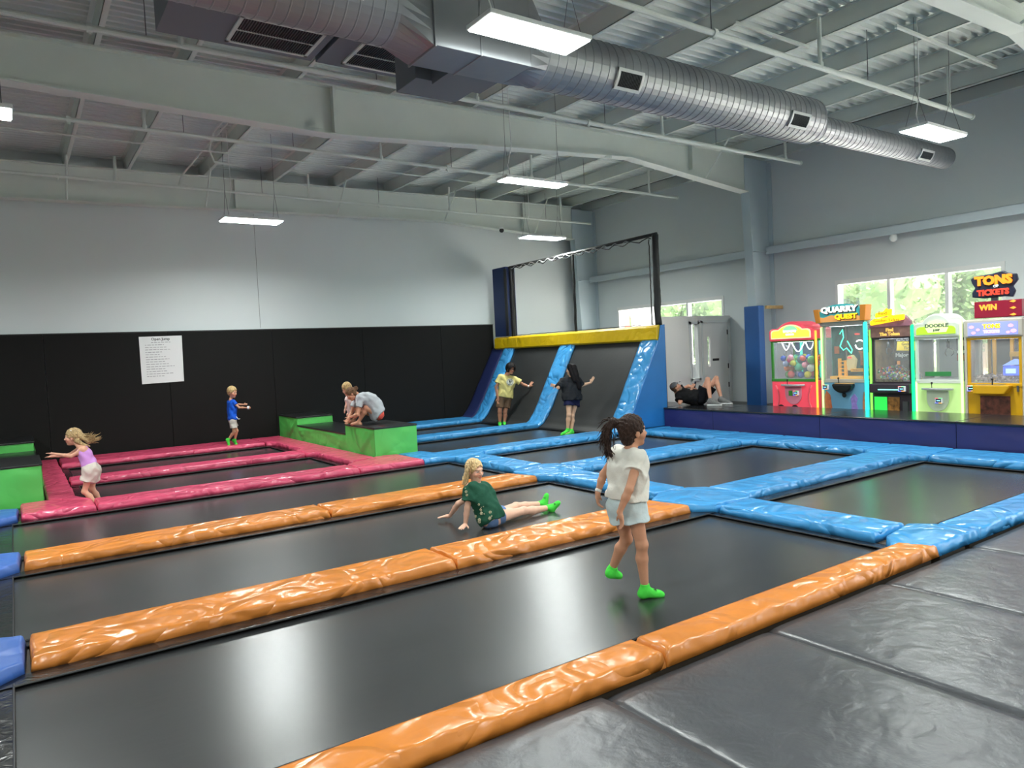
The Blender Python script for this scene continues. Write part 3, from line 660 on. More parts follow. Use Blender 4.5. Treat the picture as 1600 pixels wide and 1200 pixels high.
# ------------------------------------------------------------------ green blocks
def cloth_panel(P00, P10, P11, P01, n=26, amp=.012, sd=0, folds=()):
    """quad panel with soft folds, outward normal = (P10-P00)x(P01-P00)"""
    bm = B(); a, b_, c_, d = map(Vector, (P00, P10, P11, P01)); nn = (b_-a).cross(d-a).normalized(); G_ = []
    for i in range(n+1):
        r = []
        for j in range(n+1):
            u, v = i/n, j/n; p = a.lerp(b_, u).lerp(d.lerp(c_, u), v)
            e = min(u, 1-u, v, 1-v)*8; h = amp*noise.noise(Vector((u*3+v*1.5, v*2-u, sd)))*min(1, e)
            for (u0, v0, u1, v1, w0, h0) in folds:
                dx, dy = u1-u0, v1-v0; L = math.hypot(dx, dy); s = ((u-u0)*dx+(v-v0)*dy)/L; q = ((u-u0)*-dy+(v-v0)*dx)/L
                if 0 <= s <= L: h += h0*math.exp(-(q/w0)**2)*math.sin(math.pi*min(1, s/L*1.0)+.2)
            r.append(bm.verts.new(p+nn*(h+.004)))
        G_.append(r)
    for i in range(n):
        for j in range(n): bm.faces.new((G_[i][j], G_[i+1][j], G_[i+1][j+1], G_[i][j+1]))
    return bm
def green_block(label, xa, xb, side):
    t = thing('vaulting_block', label, 'padded block', ((xa+xb)/2, 15.4, 0), 'green padded blocks with black tops')
    secs = [(12.46, 13.86, .59), (13.86, 16.86, .40), (16.86, 18.24, .585)]
    for k, (a, b_, h) in enumerate(secs):
        obj('green_cover', box(B(), xa, xb, a, b_, .0, h), M_green, t, bevel=.012)
        bm = box(B(), xa-.015, xb+.015, a-.015 if k != 1 else a+.0, b_+.0 if k != 1 else b_, h, h+.035)
        obj('black_top', bm, mat('black block top', (30, 31, 32), .32, bump=(5, .2)), t, bevel=.012)
    xs = xa if side < 0 else xb
    for k, (a, b_, h) in enumerate(secs):
        q = ((xs, b_, .02), (xs, a, .02), (xs, a, h), (xs, b_, h)) if side < 0 else ((xs, a, .02), (xs, b_, .02), (xs, b_, h), (xs, a, h))
        fo = [(.95, .95, .45, .05, .05, .03), (.75, .98, .5, .2, .05, .02)] if k != 1 else [(.04, .98, .2, .1, .02, .03), (.97, .98, .85, .1, .02, .03)]
        obj('cover_skirt', cloth_panel(*q, amp=.02, sd=k, folds=fo), M_green, t, smooth=True)
    obj('cover_skirt', cloth_panel((xa, 12.46, .02), (xb, 12.46, .02), (xb, 12.46, .59), (xa, 12.46, .59), amp=.012, sd=9), M_green, t, smooth=True)
    return t
green_block('green padded block with black top, the woman crouches on it', 5.44, 6.31, -1)
green_block('green padded block with black top at the left edge by the running girl', -.7, .27, 1)

# ------------------------------------------------------------------ dark platform
t = thing('viewing_platform', 'long low platform with navy padded front and glossy black top', 'platform', (12.5, 7, -.0))
y = -1.0; k = 0
for a, b_ in ((-1.0, 1.9), (1.9, 5.3), (5.3, 7.6), (7.6, 10.02), (10.02, 11.38)):
    obj('front_panel', cloth_panel((11.93, b_-.004, -.02), (11.93, a+.004, -.02), (11.93, a+.004, .47), (11.93, b_-.004, .47), n=20, amp=.015, sd=a, folds=[(.1, .9, .45, .2, .03, .012)]), M_navy, t, smooth=True)
    obj('top_mat', box(B(), 11.9, 13.2, a+.003, b_-.003, .47, .505), mat('glossy black mat', (34, 35, 38), .2, spec=.6, bump=(3, .18, 5), var=(1, .2)), t, bevel=.012)
obj('platform_core', box(B(), 11.945, 13.18, -1, 11.37, -.6, .468), M_rubber, t)
obj('top_mat', box(B(), 12.12, 13.2, 11.4, 12.64, .47, .505), MATS['glossy black mat'], t, bevel=.012)
obj('platform_core', box(B(), 12.13, 13.18, 11.4, 12.64, -.6, .468), M_rubber, t)

# ------------------------------------------------------------------ black gym mats in front
def gym(label, x0, x1, y0, y1, zt, sd):
    nx, ny = 26, 60; bm = B(); T = []
    for i in range(nx+1):
        r = []
        for j in range(ny+1):
            u, v = i/nx, j/ny; e = min(u, 1-u)*16; e2 = min(v, 1-v)*30; x = x0+(x1-x0)*u; y = y0+(y1-y0)*v
            z = zt-.012*math.exp(-e*1.6)-.012*math.exp(-e2*1.6)+.006*noise.noise(Vector((x*1.3, y*1.1, sd)))+.004*abs(noise.noise(Vector((x*5+y*3, y*2.2-x, sd))))*math.exp(-e*.35)
            r.append(bm.verts.new((x+.006*noise.noise(Vector((y*2.5, x, sd)))*(i in (0, nx)), y, z)))
        T.append(r)
    for i in range(nx):
        for j in range(ny): bm.faces.new((T[i][j], T[i+1][j], T[i+1][j+1], T[i][j+1]))
    lo = {}
    edge = [(i, 0) for i in range(nx)]+[(nx, j) for j in range(ny)]+[(i, ny) for i in range(nx, 0, -1)]+[(0, j) for j in range(ny, 0, -1)]
    L = [bm.verts.new((T[i][j].co.x, T[i][j].co.y, zt-.08)) for i, j in edge]; n = len(edge)
    for k in range(n): a, b_ = edge[k], edge[(k+1) % n]; bm.faces.new((T[a[0]][a[1]], L[k], L[(k+1) % n], T[b_[0]][b_[1]]))
    bm.faces.new(L[::-1])
    tag(obj('gym_mat', bm, M_gym, smooth=True), label, 'floor mat', 'black gym mats')
gym('black gym mat at the bottom of the picture, leftmost beside the nearest orange pad', 1.1, 2.53, -.9, 2.965, .02, 1)
gym('black gym mat second from the left, meeting the orange pad at its seam', 2.545, 3.98, -.9, 2.95, .0, 2)
gym('black gym mat third from the left along the nearest orange pad', 3.99, 5.41, -.9, 2.95, .004, 3)
gym('black gym mat at the corner where orange pad turns to blue', 5.42, 6.86, -.9, 2.95, .0, 4)
gym('black gym mat at the right picture edge beside the blue row pad', 6.87, 8.3, -.9, 2.95, .003, 5)
gym('black gym mat out of the picture past the right edge', 8.31, 9.75, -.9, 2.95, .0, 6)
bm = B(); box(bm, 1.1, 12, -.5, 2.96, -.6, -.085); box(bm, XL, 1.1, -.5, 2.96, -.6, -.0); struct('floor', bm, M_slab)
# ------------------------------------------------------------------ outdoors
struct('ground', box(box(B(), XW+.3, 60, -40, 60, -.2, -.05), XW+.4, 19, -40, 60, -.05, -.0), mat('pale pavement', (228, 226, 220), .8))
struct('lawn', box(B(), 32, 70, -40, 70, -.05, .06), mat('mown grass', (130, 165, 80), .9, var=(3, .3)))
M_leaf = mat('leaves', (70, 98, 48), .6, var=(.5, .45)); M_leaf2 = mat('bluish leaves', (62, 88, 74), .6, var=(.5, .4)); M_bark = mat('bark', (105, 90, 75), .9)
def tree(label, x, y, h, r, m, n=9000, sd=1):
    t = thing('tree', label, 'tree', (x, y, 0), 'trees outside the windows'); rg = np.random.default_rng(sd)
    obj('trunk', tube(B(), [(x, y, 0), (x+.1, y, h*.4), (x, y+.15, h*.8)], [.2, .15, .05], 8), M_bark, t)
    bl = [(rg.normal(0, .5, 3)*np.array([r*.8, r*.8, h*.24])+np.array([x, y, h*.58]), rg.uniform(.35, .6)*r) for _ in range(11)]
    V = []; Fc = []
    for cc, rr in bl:
        cb = B(); bmesh.ops.create_icosphere(cb, subdivisions=2, radius=rr*.78, matrix=Matrix.Translation(cc)); k0 = len(V)
        for v in cb.verts: q = v.co+(v.co-Vector(cc)).normalized()*.35*noise.noise(v.co*1.7); V.append(tuple(q))
        for f_ in cb.faces: Fc.append(tuple(k0+v.index for v in f_.verts))
        cb.free()
    for i in range(n):
        cc, rr = bl[rg.integers(len(bl))]; d = rg.normal(size=3); d /= np.linalg.norm(d); p = cc+d*rr*rg.uniform(.6, 1.08)
        if p[2] < .5: continue
        a = rg.normal(size=3); a /= np.linalg.norm(a); b_ = np.cross(a, rg.normal(size=3)); b_ /= np.linalg.norm(b_); s = rg.uniform(.07, .13); k = len(V)
        V += [tuple(p-a*s), tuple(p+b_*s*.5), tuple(p+a*s), tuple(p-b_*s*.5)]; Fc.append((k, k+1, k+2, k+3))
    obj('foliage', (V, [], Fc), m, t)
tree('bluish green tree outside, filling the middle pane of the machine window', 27, 13.5, 6.6, 2.6, M_leaf2, sd=2)
tree('bright green tree outside the right pane of the machine window', 25, 10.4, 6.8, 2.5, M_leaf, sd=3)
tree('green shrub-like tree outside the left pane of the machine window', 31, 16.9, 3.7, 1.7, M_leaf, 5000, sd=4)
tree('tall light green tree outside the window over the vestibule', 27, 22.6, 5.6, 2.4, M_leaf, sd=5)
tree('green tree outside the far left pane over the vestibule', 22, 24.3, 5.2, 1.5, M_leaf, 5000, sd=6)
tree('pale tree outside, behind the bright tree by the machines', 38, 15.5, 7, 3.0, M_leaf2, sd=8)
tree('tree outside the window beyond the right picture edge', 28, 3, 7, 3, M_leaf2, sd=9)
tag(obj('brick_pier', box(B(), 17.6, 18.1, 18.75, 19.15, 0, 3.6), mat('brick', (150, 84, 70), .8, var=(9, .3))), 'red brick pier outside the far left window pane', 'pier')
tag(obj('porch_column', box(B(), 18.4, 18.9, 18.5, 19.0, 0, 4.2), M_white), 'pale square porch column outside beside the brick pier', 'column')
# ------------------------------------------------------------------ figures: smooth-union distance field -> surface nets
CRv, CUv, CFv = (Vector(a) for a in (CR, CU, CF))
def at(x, y, D):
    """world point D metres away from the viewpoint (along its axis) on the sight line through photo pixel x, y"""
    return Vector(CP)+CFv*D+CRv*((x-800)/F_PX*D)-CUv*((y-600)/F_PX*D)
def surface_nets(F, org, h):
    neg = F < 0; nx, ny, nz = F.shape
    s = np.zeros((nx-1, ny-1, nz-1), np.int8); off = [(i, j, k) for i in (0, 1) for j in (0, 1) for k in (0, 1)]
    for i, j, k in off: s += neg[i:nx-1+i, j:ny-1+j, k:nz-1+k]
    cells = np.argwhere((s > 0) & (s < 8)); idx = -np.ones(s.shape, np.int32); idx[tuple(cells.T)] = np.arange(len(cells))
    acc = np.zeros((len(cells), 3)); cnt = np.zeros(len(cells)); a_, b_, c_ = cells.T
    for ax in range(3):
        for u in (0, 1):
            for v in (0, 1):
                o0 = [0, 0, 0]; r = [q for q in range(3) if q != ax]; o0[r[0]] = u; o0[r[1]] = v; o1 = list(o0); o1[ax] = 1
                f0 = F[a_+o0[0], b_+o0[1], c_+o0[2]]; f1 = F[a_+o1[0], b_+o1[1], c_+o1[2]]; m = (f0 < 0) != (f1 < 0)
                t = np.where(m, f0/np.where(m, f0-f1, 1), 0); p = np.tile(np.array(o0, float), (len(cells), 1)); p[:, ax] = t
                acc[m] += p[m]; cnt[m] += 1
    V = org+(cells+acc/cnt[:, None])*h; Q = []
    for ax in range(3):
        r = [(1, 2), (2, 0), (0, 1)][ax]; sl0 = [slice(None)]*3; sl1 = [slice(None)]*3; sl0[ax] = slice(0, -1); sl1[ax] = slice(1, None)
        ch = neg[tuple(sl0)] != neg[tuple(sl1)]; E = np.argwhere(ch); E = E[(E[:, r[0]] > 0) & (E[:, r[1]] > 0) & (E[:, r[0]] < F.shape[r[0]]-1) & (E[:, r[1]] < F.shape[r[1]]-1)]
        if not len(E): continue
        def g(du, dv): q = E.copy(); q[:, r[0]] -= du; q[:, r[1]] -= dv; return idx[tuple(q.T)]
        q = np.stack([g(1, 1), g(0, 1), g(0, 0), g(1, 0)], 1); fl = neg[tuple(E.T)]; q[~fl] = q[~fl][:, ::-1]; Q.append(q[(q >= 0).all(1)])
    return V, np.concatenate(Q)
class Field:
    def __init__(s): s.p = []
    def add(s, kind, k, *a): s.p.append((kind, k, a)); return s
    def cone(s, a, b, ra, rb, k=.02, cut=None): return s.add('cone', k, np.array(a, float), np.array(b, float), ra, rb, cut)
    def ell(s, c, R, r, k=.02): return s.add('ell', k, np.array(c, float), np.array(R, float), np.array(r, float))
    def sub(s, c, r, k=.01): return s.add('sub', k, np.array(c, float), r)
    def cut(s, p, n): return s.add('cut', 0, np.array(p, float), np.array(n, float)/np.linalg.norm(n))
    def cut_ell(s, c, R, r): return s.add('cutell', 0, np.array(c, float), np.array(R, float), np.array(r, float))
    def wob(s, amp, fr, sd=0): return s.add('wob', 0, amp, fr, sd)
    def mesh(s, h):
        lo, hi = np.full(3, 1e9), np.full(3, -1e9)
        def bb(q):
            kind, k, a = q
            if kind == 'cone': r = max(a[2], a[3]); return np.minimum(a[0], a[1])-r, np.maximum(a[0], a[1])+r
            if kind == 'ell': r = a[2].max(); return a[0]-r, a[0]+r
        for q in s.p:
            if q[0] in ('cone', 'ell'): l, u = bb(q); lo = np.minimum(lo, l); hi = np.maximum(hi, u)
        org = lo-3*h; n = np.ceil((hi-lo)/h).astype(int)+7; F = np.full(n, .2, np.float32)
        ax = [org[i]+h*np.arange(n[i]) for i in range(3)]
        for kind, k, a in s.p:
            if kind in ('cone', 'ell', 'sub'):
                if kind == 'sub': l, u = a[0]-a[1], a[0]+a[1]
                else: l, u = bb((kind, k, a))
                m = k*1.5+.03; i0 = np.maximum(0, ((l-m-org)/h).astype(int)); i1 = np.minimum(n, ((u+m-org)/h).astype(int)+2)
                S = tuple(slice(i0[q], i1[q]) for q in range(3)); X, Y, Z = np.meshgrid(*[ax[q][S[q]] for q in range(3)], indexing='ij', sparse=True)
            else: S = (slice(None),)*3; X, Y, Z = np.meshgrid(*ax, indexing='ij', sparse=True)
            G_ = F[S]
            if kind == 'cone':
                p, q, ra, rb, cut = a; d = q-p; L2 = float(d@d)+1e-12
                t = np.clip(((X-p[0])*d[0]+(Y-p[1])*d[1]+(Z-p[2])*d[2])/L2, 0, 1)
                D = np.sqrt((X-p[0]-t*d[0])**2+(Y-p[1]-t*d[1])**2+(Z-p[2]-t*d[2])**2)-(ra+(rb-ra)*t)
                if cut:
                    dn = d/math.sqrt(L2)
                    if cut in (1, 3): D = np.maximum(D, (X-q[0])*dn[0]+(Y-q[1])*dn[1]+(Z-q[2])*dn[2])
                    if cut in (2, 3): D = np.maximum(D, -((X-p[0])*dn[0]+(Y-p[1])*dn[1]+(Z-p[2])*dn[2]))
            elif kind in ('ell', 'cutell'):
                c_, R, r = a; W = [(X-c_[0])*R[i][0]+(Y-c_[1])*R[i][1]+(Z-c_[2])*R[i][2] for i in range(3)]
                k0 = np.sqrt(sum((W[i]/r[i])**2 for i in range(3))); k1 = np.sqrt(sum((W[i]/r[i]**2)**2 for i in range(3)))+1e-6; D = k0*(k0-1)/k1
            elif kind == 'sub': D = np.sqrt((X-a[0][0])**2+(Y-a[0][1])**2+(Z-a[0][2])**2)-a[1]
            elif kind == 'cut': D = (X-a[0][0])*a[1][0]+(Y-a[0][1])*a[1][1]+(Z-a[0][2])*a[1][2]
            elif kind == 'wob':
                D = a[0]*(np.sin(X*a[1]+a[2]+2*np.sin(Z*a[1]*.7))*np.sin(Y*a[1]*1.1+a[2]*2)+np.sin(Z*a[1]*.8+3*np.sin(X*a[1]*.5+a[2])))
            if kind in ('cone', 'ell'):
                if k > 0: hh = np.clip(.5+.5*(G_-D)/k, 0, 1); F[S] = G_*(1-hh)+D*hh-k*hh*(1-hh)
                else: F[S] = np.minimum(G_, D)
            elif kind == 'sub': hh = np.clip(.5-.5*(G_+D)/k, 0, 1); F[S] = G_*(1-hh)-D*hh+k*hh*(1-hh)
            elif kind == 'cutell': F[S] = np.maximum(G_, -D)
            elif kind == 'cut': F[S] = np.maximum(G_, D)
            else: F[S] = G_+D.astype(np.float32)
        return surface_nets(F, org, h)
def fobj(name, f, h, m, parent, col=None, smooth=2):
    V, Q = f.mesh(h)
    me = bpy.data.meshes.new(name); me.from_pydata(V.tolist(), [], Q.tolist()); me.materials.append(m)
    me.polygons.foreach_set('use_smooth', [True]*len(me.polygons))
    if col is not None:
        a = me.color_attributes.new('Col', 'FLOAT_COLOR', 'POINT'); cc = np.ones((len(V), 4)); cc[:, :3] = col(V); a.data.foreach_set('color', cc.ravel())
    o = bpy.data.objects.new(name, me); put(o, parent)
    if smooth: s = o.modifiers.new('s', 'SMOOTH'); s.iterations = smooth; s.factor = .5
    return o
def nv(v): v = np.array(v, float); return v/np.linalg.norm(v)
def view(a, b, c): return nv(a*CR+b*CU-c*CF)        # a right, b up, c towards the viewer
M_hairm = {}
def skinm(k, rgb): return mat('skin '+k, rgb, .55, spec=.35, vcol=True, var=(40, .04))

def person(label, S, J, head, skin, hair, cloth, h=.006, hands=None, group=None, slim=1.0, feet=True, headk=1.0):
    """S stature in metres; J joints; head=(centre, face dir, up dir); cloth dict of garments"""
    s = S/1.7*slim; J = {k: np.array(v, float) for k, v in J.items()}
    lo = min(J[k][2] for k in J); base = (J['hipL']+J['hipR'])/2
    t = thing('person', label, 'person', (base[0], base[1], lo-.04))
    hc, hf, hu = np.array(head[0], float), nv(head[1]), nv(head[2]); hu = nv(hu-hf*(hu@hf)); hr = np.cross(hf, hu); hs = (.205+.02*S/1.7)/.22*headk
    H = lambda r, f, u: hc+(hr*r+hf*f+hu*u)*hs
    Rm = np.array([hr, hf, hu])
    f = Field()
    shL, shR, hiL, hiR = J['shL'], J['shR'], J['hipL'], J['hipR']; ms = (shL+shR)/2; mh = (hiL+hiR)/2
    nb = J.get('neck', ms+(hc-ms)*.15)
    def torso(F, off=0, t0=0.0, t1=1.0, flare=0, kk=.07):
        for tt, wd, r in ((.02, .80, .060), (.18, .62, .092), (.34, .55, .100), (.52, .45, .096), (.70, .45, .098), (.86, .62, .104), (1.0, .78, .100)):
            if tt < t0-.06 or tt > t1+.06: continue
            cL, cR = shL+(hiL-shL)*tt, shR+(hiR-shR)*tt; m = (cL+cR)/2
            ww = np.linalg.norm(shL-shR)*(1-tt)+1.12*np.linalg.norm(hiL-hiR)*tt; d_ = nv(cL-cR)*ww*.5*wd
            b_ = J.get('spine', None)
            if b_ is not None: m = m+b_*4*tt*(1-tt)
            F.cone(m+d_, m-d_, (r*s+off+flare*tt), (r*s+off+flare*tt), kk)
    torso(f)
    f.cone(nb+(hc-nb)*-.25, H(0, -.015, -.06), .058*s, .047*s*headk, .05)
    # head
    f.ell(H(0, -.012, .03), Rm, np.array([.074, .094, .088])*hs, .03)
    f.ell(H(0, .024, -.04), Rm, np.array([.056, .062, .072])*hs, .035)
    f.ell(H(0, .06, -.094), Rm, np.array([.026, .022, .020])*hs, .03)
    f.cone(H(-.03, .078, .022), H(.03, .078, .022), .012*hs, .012*hs, .02)
    for q in (-1, 1):
        f.ell(H(q*.044, .052, -.03), Rm, np.array([.024, .026, .022])*hs, .03)
        f.sub(H(q*.032, .098, .004), .014*hs, .012)
        f.ell(H(q*.031, .074, .003), Rm, np.array([.0135, .0135, .011])*hs, .003)
        f.ell(H(q*.075, -.006, -.012), Rm, np.array([.009, .02, .03])*hs, .006)
    f.cone(H(0, .088, .006), H(0, .108, -.03), .007*hs, .012*hs, .012)
    f.ell(H(0, .094, -.036), Rm, np.array([.018, .012, .008])*hs, .008)
    f.ell(H(0, .088, -.058), Rm, np.array([.023, .011, .0055])*hs, .004); f.ell(H(0, .086, -.069), Rm, np.array([.019, .011, .006])*hs, .004)
    # limbs
    for q in ('L', 'R'):
        sh, el, wr = J['sh'+q], J['el'+q], J['wr'+q]
        f.cone(sh, sh, .052*s, .052*s, .04); f.cone(sh, el, .047*s, .036*s, .035); f.cone(el, el+(wr-el)*.35, .036*s, .037*s, .015); f.cone(el+(wr-el)*.35, wr, .037*s, .024*s, .012)
        hp, kn, an = J['hip'+q], J['kn'+q], J['an'+q]
        f.cone(hp, kn, .083*s, .052*s, .05); f.cone(kn, kn, .053*s, .053*s, .02); back = nv(kn-hp)*.0
        ca = kn+(an-kn)*.32; bend = nv(np.cross(np.cross(an-kn, hp-kn), an-kn)) if np.linalg.norm(np.cross(an-kn, hp-kn)) > 1e-4 else np.zeros(3)
        ca = ca+bend*.012*s
        f.cone(kn, ca, .048*s, .054*s, .02); f.cone(ca, an, .054*s, .033*s, .02)
        toe = J.get('toe'+q)
        heel = an-nv(toe-an)*.0; dn = nv(J.get('down'+q, np.array([0, 0, -1.]))); hl = an+dn*.055*s-nv(toe-an)*.03*s
        f.cone(an, hl, .033*s, .032*s, .02); f.cone(hl, toe, .033*s, .022*s, .03); f.cone(an+dn*.02*s, toe-(toe-an)*.2, .032*s, .022*s, .03)
    # hands
    hands = hands or {}
    for q in ('L', 'R'):
        wr = J['wr'+q]; el = J['el'+q]; d, nrm, curl = hands.get(q, (wr-el, None, .5)); d = nv(d)
        if nrm is None: nrm = np.cross(d, hf) if abs(d@hf) < .9 else np.cross(d, hu)
        nrm = nv(nrm-d*(nrm@d)); sd = np.cross(d, nrm)*(1 if q == 'R' else -1); z = s*(.95 if S < 1.5 else 1)
        thumb_side = sd
        pc = wr+d*.045*z; f.cone(wr, pc, .023*z, .028*z, .012)
        for k_, (o_, ln) in enumerate(((.028, .070), (.0095, .078), (-.0095, .072), (-.027, .058))):
            b0 = wr+d*.035*z+thumb_side*o_*.8*z; b1 = wr+d*.088*z+thumb_side*o_*z; f.cone(b0, b1, .0135*z, .0115*z, .008)
            d1 = nv(d*math.cos(curl*.6)+nrm*math.sin(curl*.6)+thumb_side*o_*4); d2 = nv(d*math.cos(curl*1.4)+nrm*math.sin(curl*1.4)+thumb_side*o_*3)
            m1 = b1+d1*ln*.5*z; f.cone(b1, m1, .0098*z, .0088*z, .004); f.cone(m1, m1+d2*ln*.5*z, .0088*z, .0072*z, .003)
        tb = wr+d*.02*z+thumb_side*.022*z; t1 = tb+(nv(thumb_side*.8+d*.7+nrm*.25))*.045*z; f.cone(tb, t1, .0125*z, .0105*z, .01); f.cone(t1, t1+nv(thumb_side*.45+d*.9+nrm*.3)*.032*z, .0105*z, .008*z, .004)
    sk = np.array(lin(skin)); hb = np.array(lin(hair['rgb']))
    def colr(V):
        c_ = np.tile(sk, (len(V), 1)); L = (V-hc)@np.array([hr, hf, hu]).T/hs
        near = (np.abs(L) < .16).all(1)
        lip = near & (((L[:, 0]/.024)**2+((L[:, 2]+.063)/.0125)**2) < 1) & (L[:, 1] > .07); c_[lip] = sk*np.array([.85, .5, .5])
        ck = near & (np.abs(L[:, 0]) > .02) & (np.abs(L[:, 2]+.035) < .025) & (L[:, 1] > .05); c_[ck] = sk*np.array([1.0, .84, .8])
        for q in (-1, 1):
            e = near & (((L[:, 0]-q*.031)/.0155)**2+((L[:, 2]-.002)/.0085)**2 < 1) & (L[:, 1] > .07); c_[e] = (.6, .58, .55)
            i_ = near & (((L[:, 0]-q*.031)/.0075)**2+((L[:, 2]-.002)/.0085)**2 < 1) & (L[:, 1] > .07); c_[i_] = (.03, .02, .015)
            b_ = near & (((L[:, 0]-q*.033)/.021)**2+((L[:, 2]-.021)/.005)**2 < 1) & (L[:, 1] > .06); c_[b_] = sk*.25+hb*.35
        return c_
    fobj('body', f, h, skinm(label[:20], skin), t, colr)
    # ---- hair
    hm = mat('hair '+str(hair['rgb']), hair['rgb'], .6, spec=.2, var=(60, .5), bump=(90, .6), stretch=(1, 1, .3))
    st = hair.get('style', 'short'); g = Field(); th = hair.get('thick', .012)
    g.ell(H(0, -.018, .036), Rm, np.array([.076+th, .095+th, .090+th])*hs, .02)
    if st in ('short', 'curly'): g.ell(H(0, -.05, .0), Rm, np.array([.078, .06, .085])*hs, .02)
    if st != 'short': g.ell(H(0, -.055, -.03), Rm, np.array([.070, .05, .075])*hs, .02)
    if st == 'curly':
        for i in range(46):
            a = i*2.4; z_ = 1-((i+.5)/46)*1.15; q_ = math.sqrt(max(0, 1-z_*z_)); g.ell(H(.095*q_*math.cos(a), -.02+.105*q_*math.sin(a), .03+.1*z_), Rm, np.array([.026]*3)*hs, .005)
    g.cut_ell(H(0, .085, hair.get('line', -.025)), Rm, np.array([.068, .085, .085])*hs)
    if st in ('short', 'curly', 'pony', 'bun'):
        for q in (-1, 1): g.cut_ell(H(q*.09, -.004, -.03), Rm, np.array([.03, .028, .04])*hs)
    g.wob(.0022, 170, 1)
    hairs = hair.get('locks', [])
    for pts, r0, r1 in hairs:
        P = [np.array(p, float) for p in pts]
        for i in range(len(P)-1):
            a, b_ = i/(len(P)-1), (i+1)/(len(P)-1); g.cone(P[i], P[i+1], r0+(r1-r0)*a, r0+(r1-r0)*b_, .02)
    if len(hairs):                       # wobble after locks, too
        g.wob(.0016, 210, 2)
    ho = fobj('hair', g, h*.9, hm, t, smooth=1)
    if hair.get('strands'):
        bm = B(); rr = random.Random(5)
        for (p0, dvec, L, n, spread, sag) in hair['strands']:
            p0 = np.array(p0, float)
            for i in range(n):
                d_ = nv(nv(dvec)+np.array([rr.gauss(0, spread) for _ in range(3)])); l_ = L*rr.uniform(.55, 1.1); st_ = p0+np.array([rr.gauss(0, .014) for _ in range(3)])
                pts = [st_+d_*l_*k/5+np.array([0, 0, -sag*l_*(k/5)**2])+np.array([rr.gauss(0, .004) for _ in range(3)]) for k in range(6)]
                tube(bm, pts, [.0045, .0055, .005, .004, .003, .001], 4)
        obj('loose_strands', bm, hm, t, smooth=True)
    # ---- clothes
    def garment(name, F, rgb, hh=None, m=None, colf=None, rough=.8, wob=.003):
        if wob: F.wob(wob, 38, len(name))
        return fobj(name, F, hh or h, m or mat('cloth '+str(rgb), rgb, rough, spec=.2, bump=(30, .25), vcol=colf is not None), t, colf)
    cl = cloth
    if 'shirt' in cl:
        c_ = cl['shirt']; F = Field(); off = c_.get('off', .014)
        torso(F, off, 0, c_.get('len', .85), c_.get('flare', .01))
        for q in ('L', 'R'):
            sh, el = J['sh'+q], J['el'+q]; L_ = c_.get('sleeve', .5)
            if L_ > 0:
                F.cone(sh, sh, .056*s+off*.6, .056*s+off*.6, .04); F.cone(sh, sh+(el-sh)*L_, .052*s+off*.7, .05*s+off*1.3+c_.get('sflare', 0), .03, cut=1)
        up = nv(ms-mh)
        F.cut(mh+(ms-mh)*(1-c_.get('len', .85)), -(up if 'cutn' not in c_ else nv(c_['cutn'])))
        F.cut(ms+up*c_.get('top', .075)*s/1.0, up)
        F.sub(nb+(hc-nb)*.35, .058*s*c_.get('neckhole', 1), .01)
        for e in c_.get('extra', []): F.cone(*e)
        garment('shirt', F, c_['rgb'], colf=c_.get('colf'), wob=c_.get('wob', .004))
    if 'shorts' in cl:
        c_ = cl['shorts']; F = Field(); off = c_.get('off', .014); torso(F, off*.7, .80, 1.0, 0, .05)
        for q in ('L', 'R'):
            hp, kn = J['hip'+q], J['kn'+q]; F.cone(hp, hp+(kn-hp)*c_.get('len', .45), .088*s+off*.6, (.083-.03*c_.get('len', .45))*s+off*1.5+c_.get('flare', 0), c_.get('k', .025), cut=1)
        up = nv(ms-mh); F.cut(mh+(ms-mh)*c_.get('rise', .22), up)
        garment(c_.get('name', 'shorts'), F, c_['rgb'], colf=c_.get('colf'), wob=c_.get('wob', .003))
    if 'socks' in cl:
        for q in ('L', 'R'):
            F = Field(); an, toe = J['an'+q], J['toe'+q]; kn = J['kn'+q]; dn = nv(J.get('down'+q, np.array([0, 0, -1.]))); hl = an+dn*.055*s-nv(toe-an)*.03*s; e = .005+cl['socks'].get('off', 0)
            F.cone(an, an+(kn-an)*cl['socks'].get('len', .12), .033*s+e, .036*s+e, .01, cut=1); F.cone(an, hl, .033*s+e, .032*s+e, .02); F.cone(hl, toe, .033*s+e, .022*s+e, .03); F.cone(an+dn*.02*s, toe-(toe-an)*.2, .032*s+e, .022*s+e, .03)
            so = garment(cl['socks'].get('name', 'sock'), F, cl['socks']['rgb'], hh=h, wob=0, m=cl['socks'].get('m'))
            if cl['socks'].get('mark') is not None:
                c0 = np.array(an)*.45+np.array(toe)*.55; nn = nv(np.array(cl['socks']['mark'])); fw = nv(toe-an); fw = nv(fw-nn*(fw@nn)); rt = np.cross(nn, fw); bm = B(); c1 = c0+nn*.038*s-dn*.0
                for ang in (.5, 2.2, 3.7, 5.0):
                    dv = fw*math.cos(ang)+rt*math.sin(ang); tube(bm, [c1, c1+dv*.012*s-nn*.001, c1+dv*.024*s+rt*.004-nn*.004], [.0045*s, .0035*s, .002*s], 5)
                obj('sock_logo', bm, M_rubber, so)
    for nm, c0, n_, r_, wd, rgb in cl.get('bands', []):
        F = Field(); c0 = np.array(c0, float); n_ = nv(n_); F.cone(c0-n_*wd, c0+n_*wd, r_, r_, 0, cut=3); garment(nm, F, rgb, wob=0)
    return t, H, (hr, hf, hu), hs
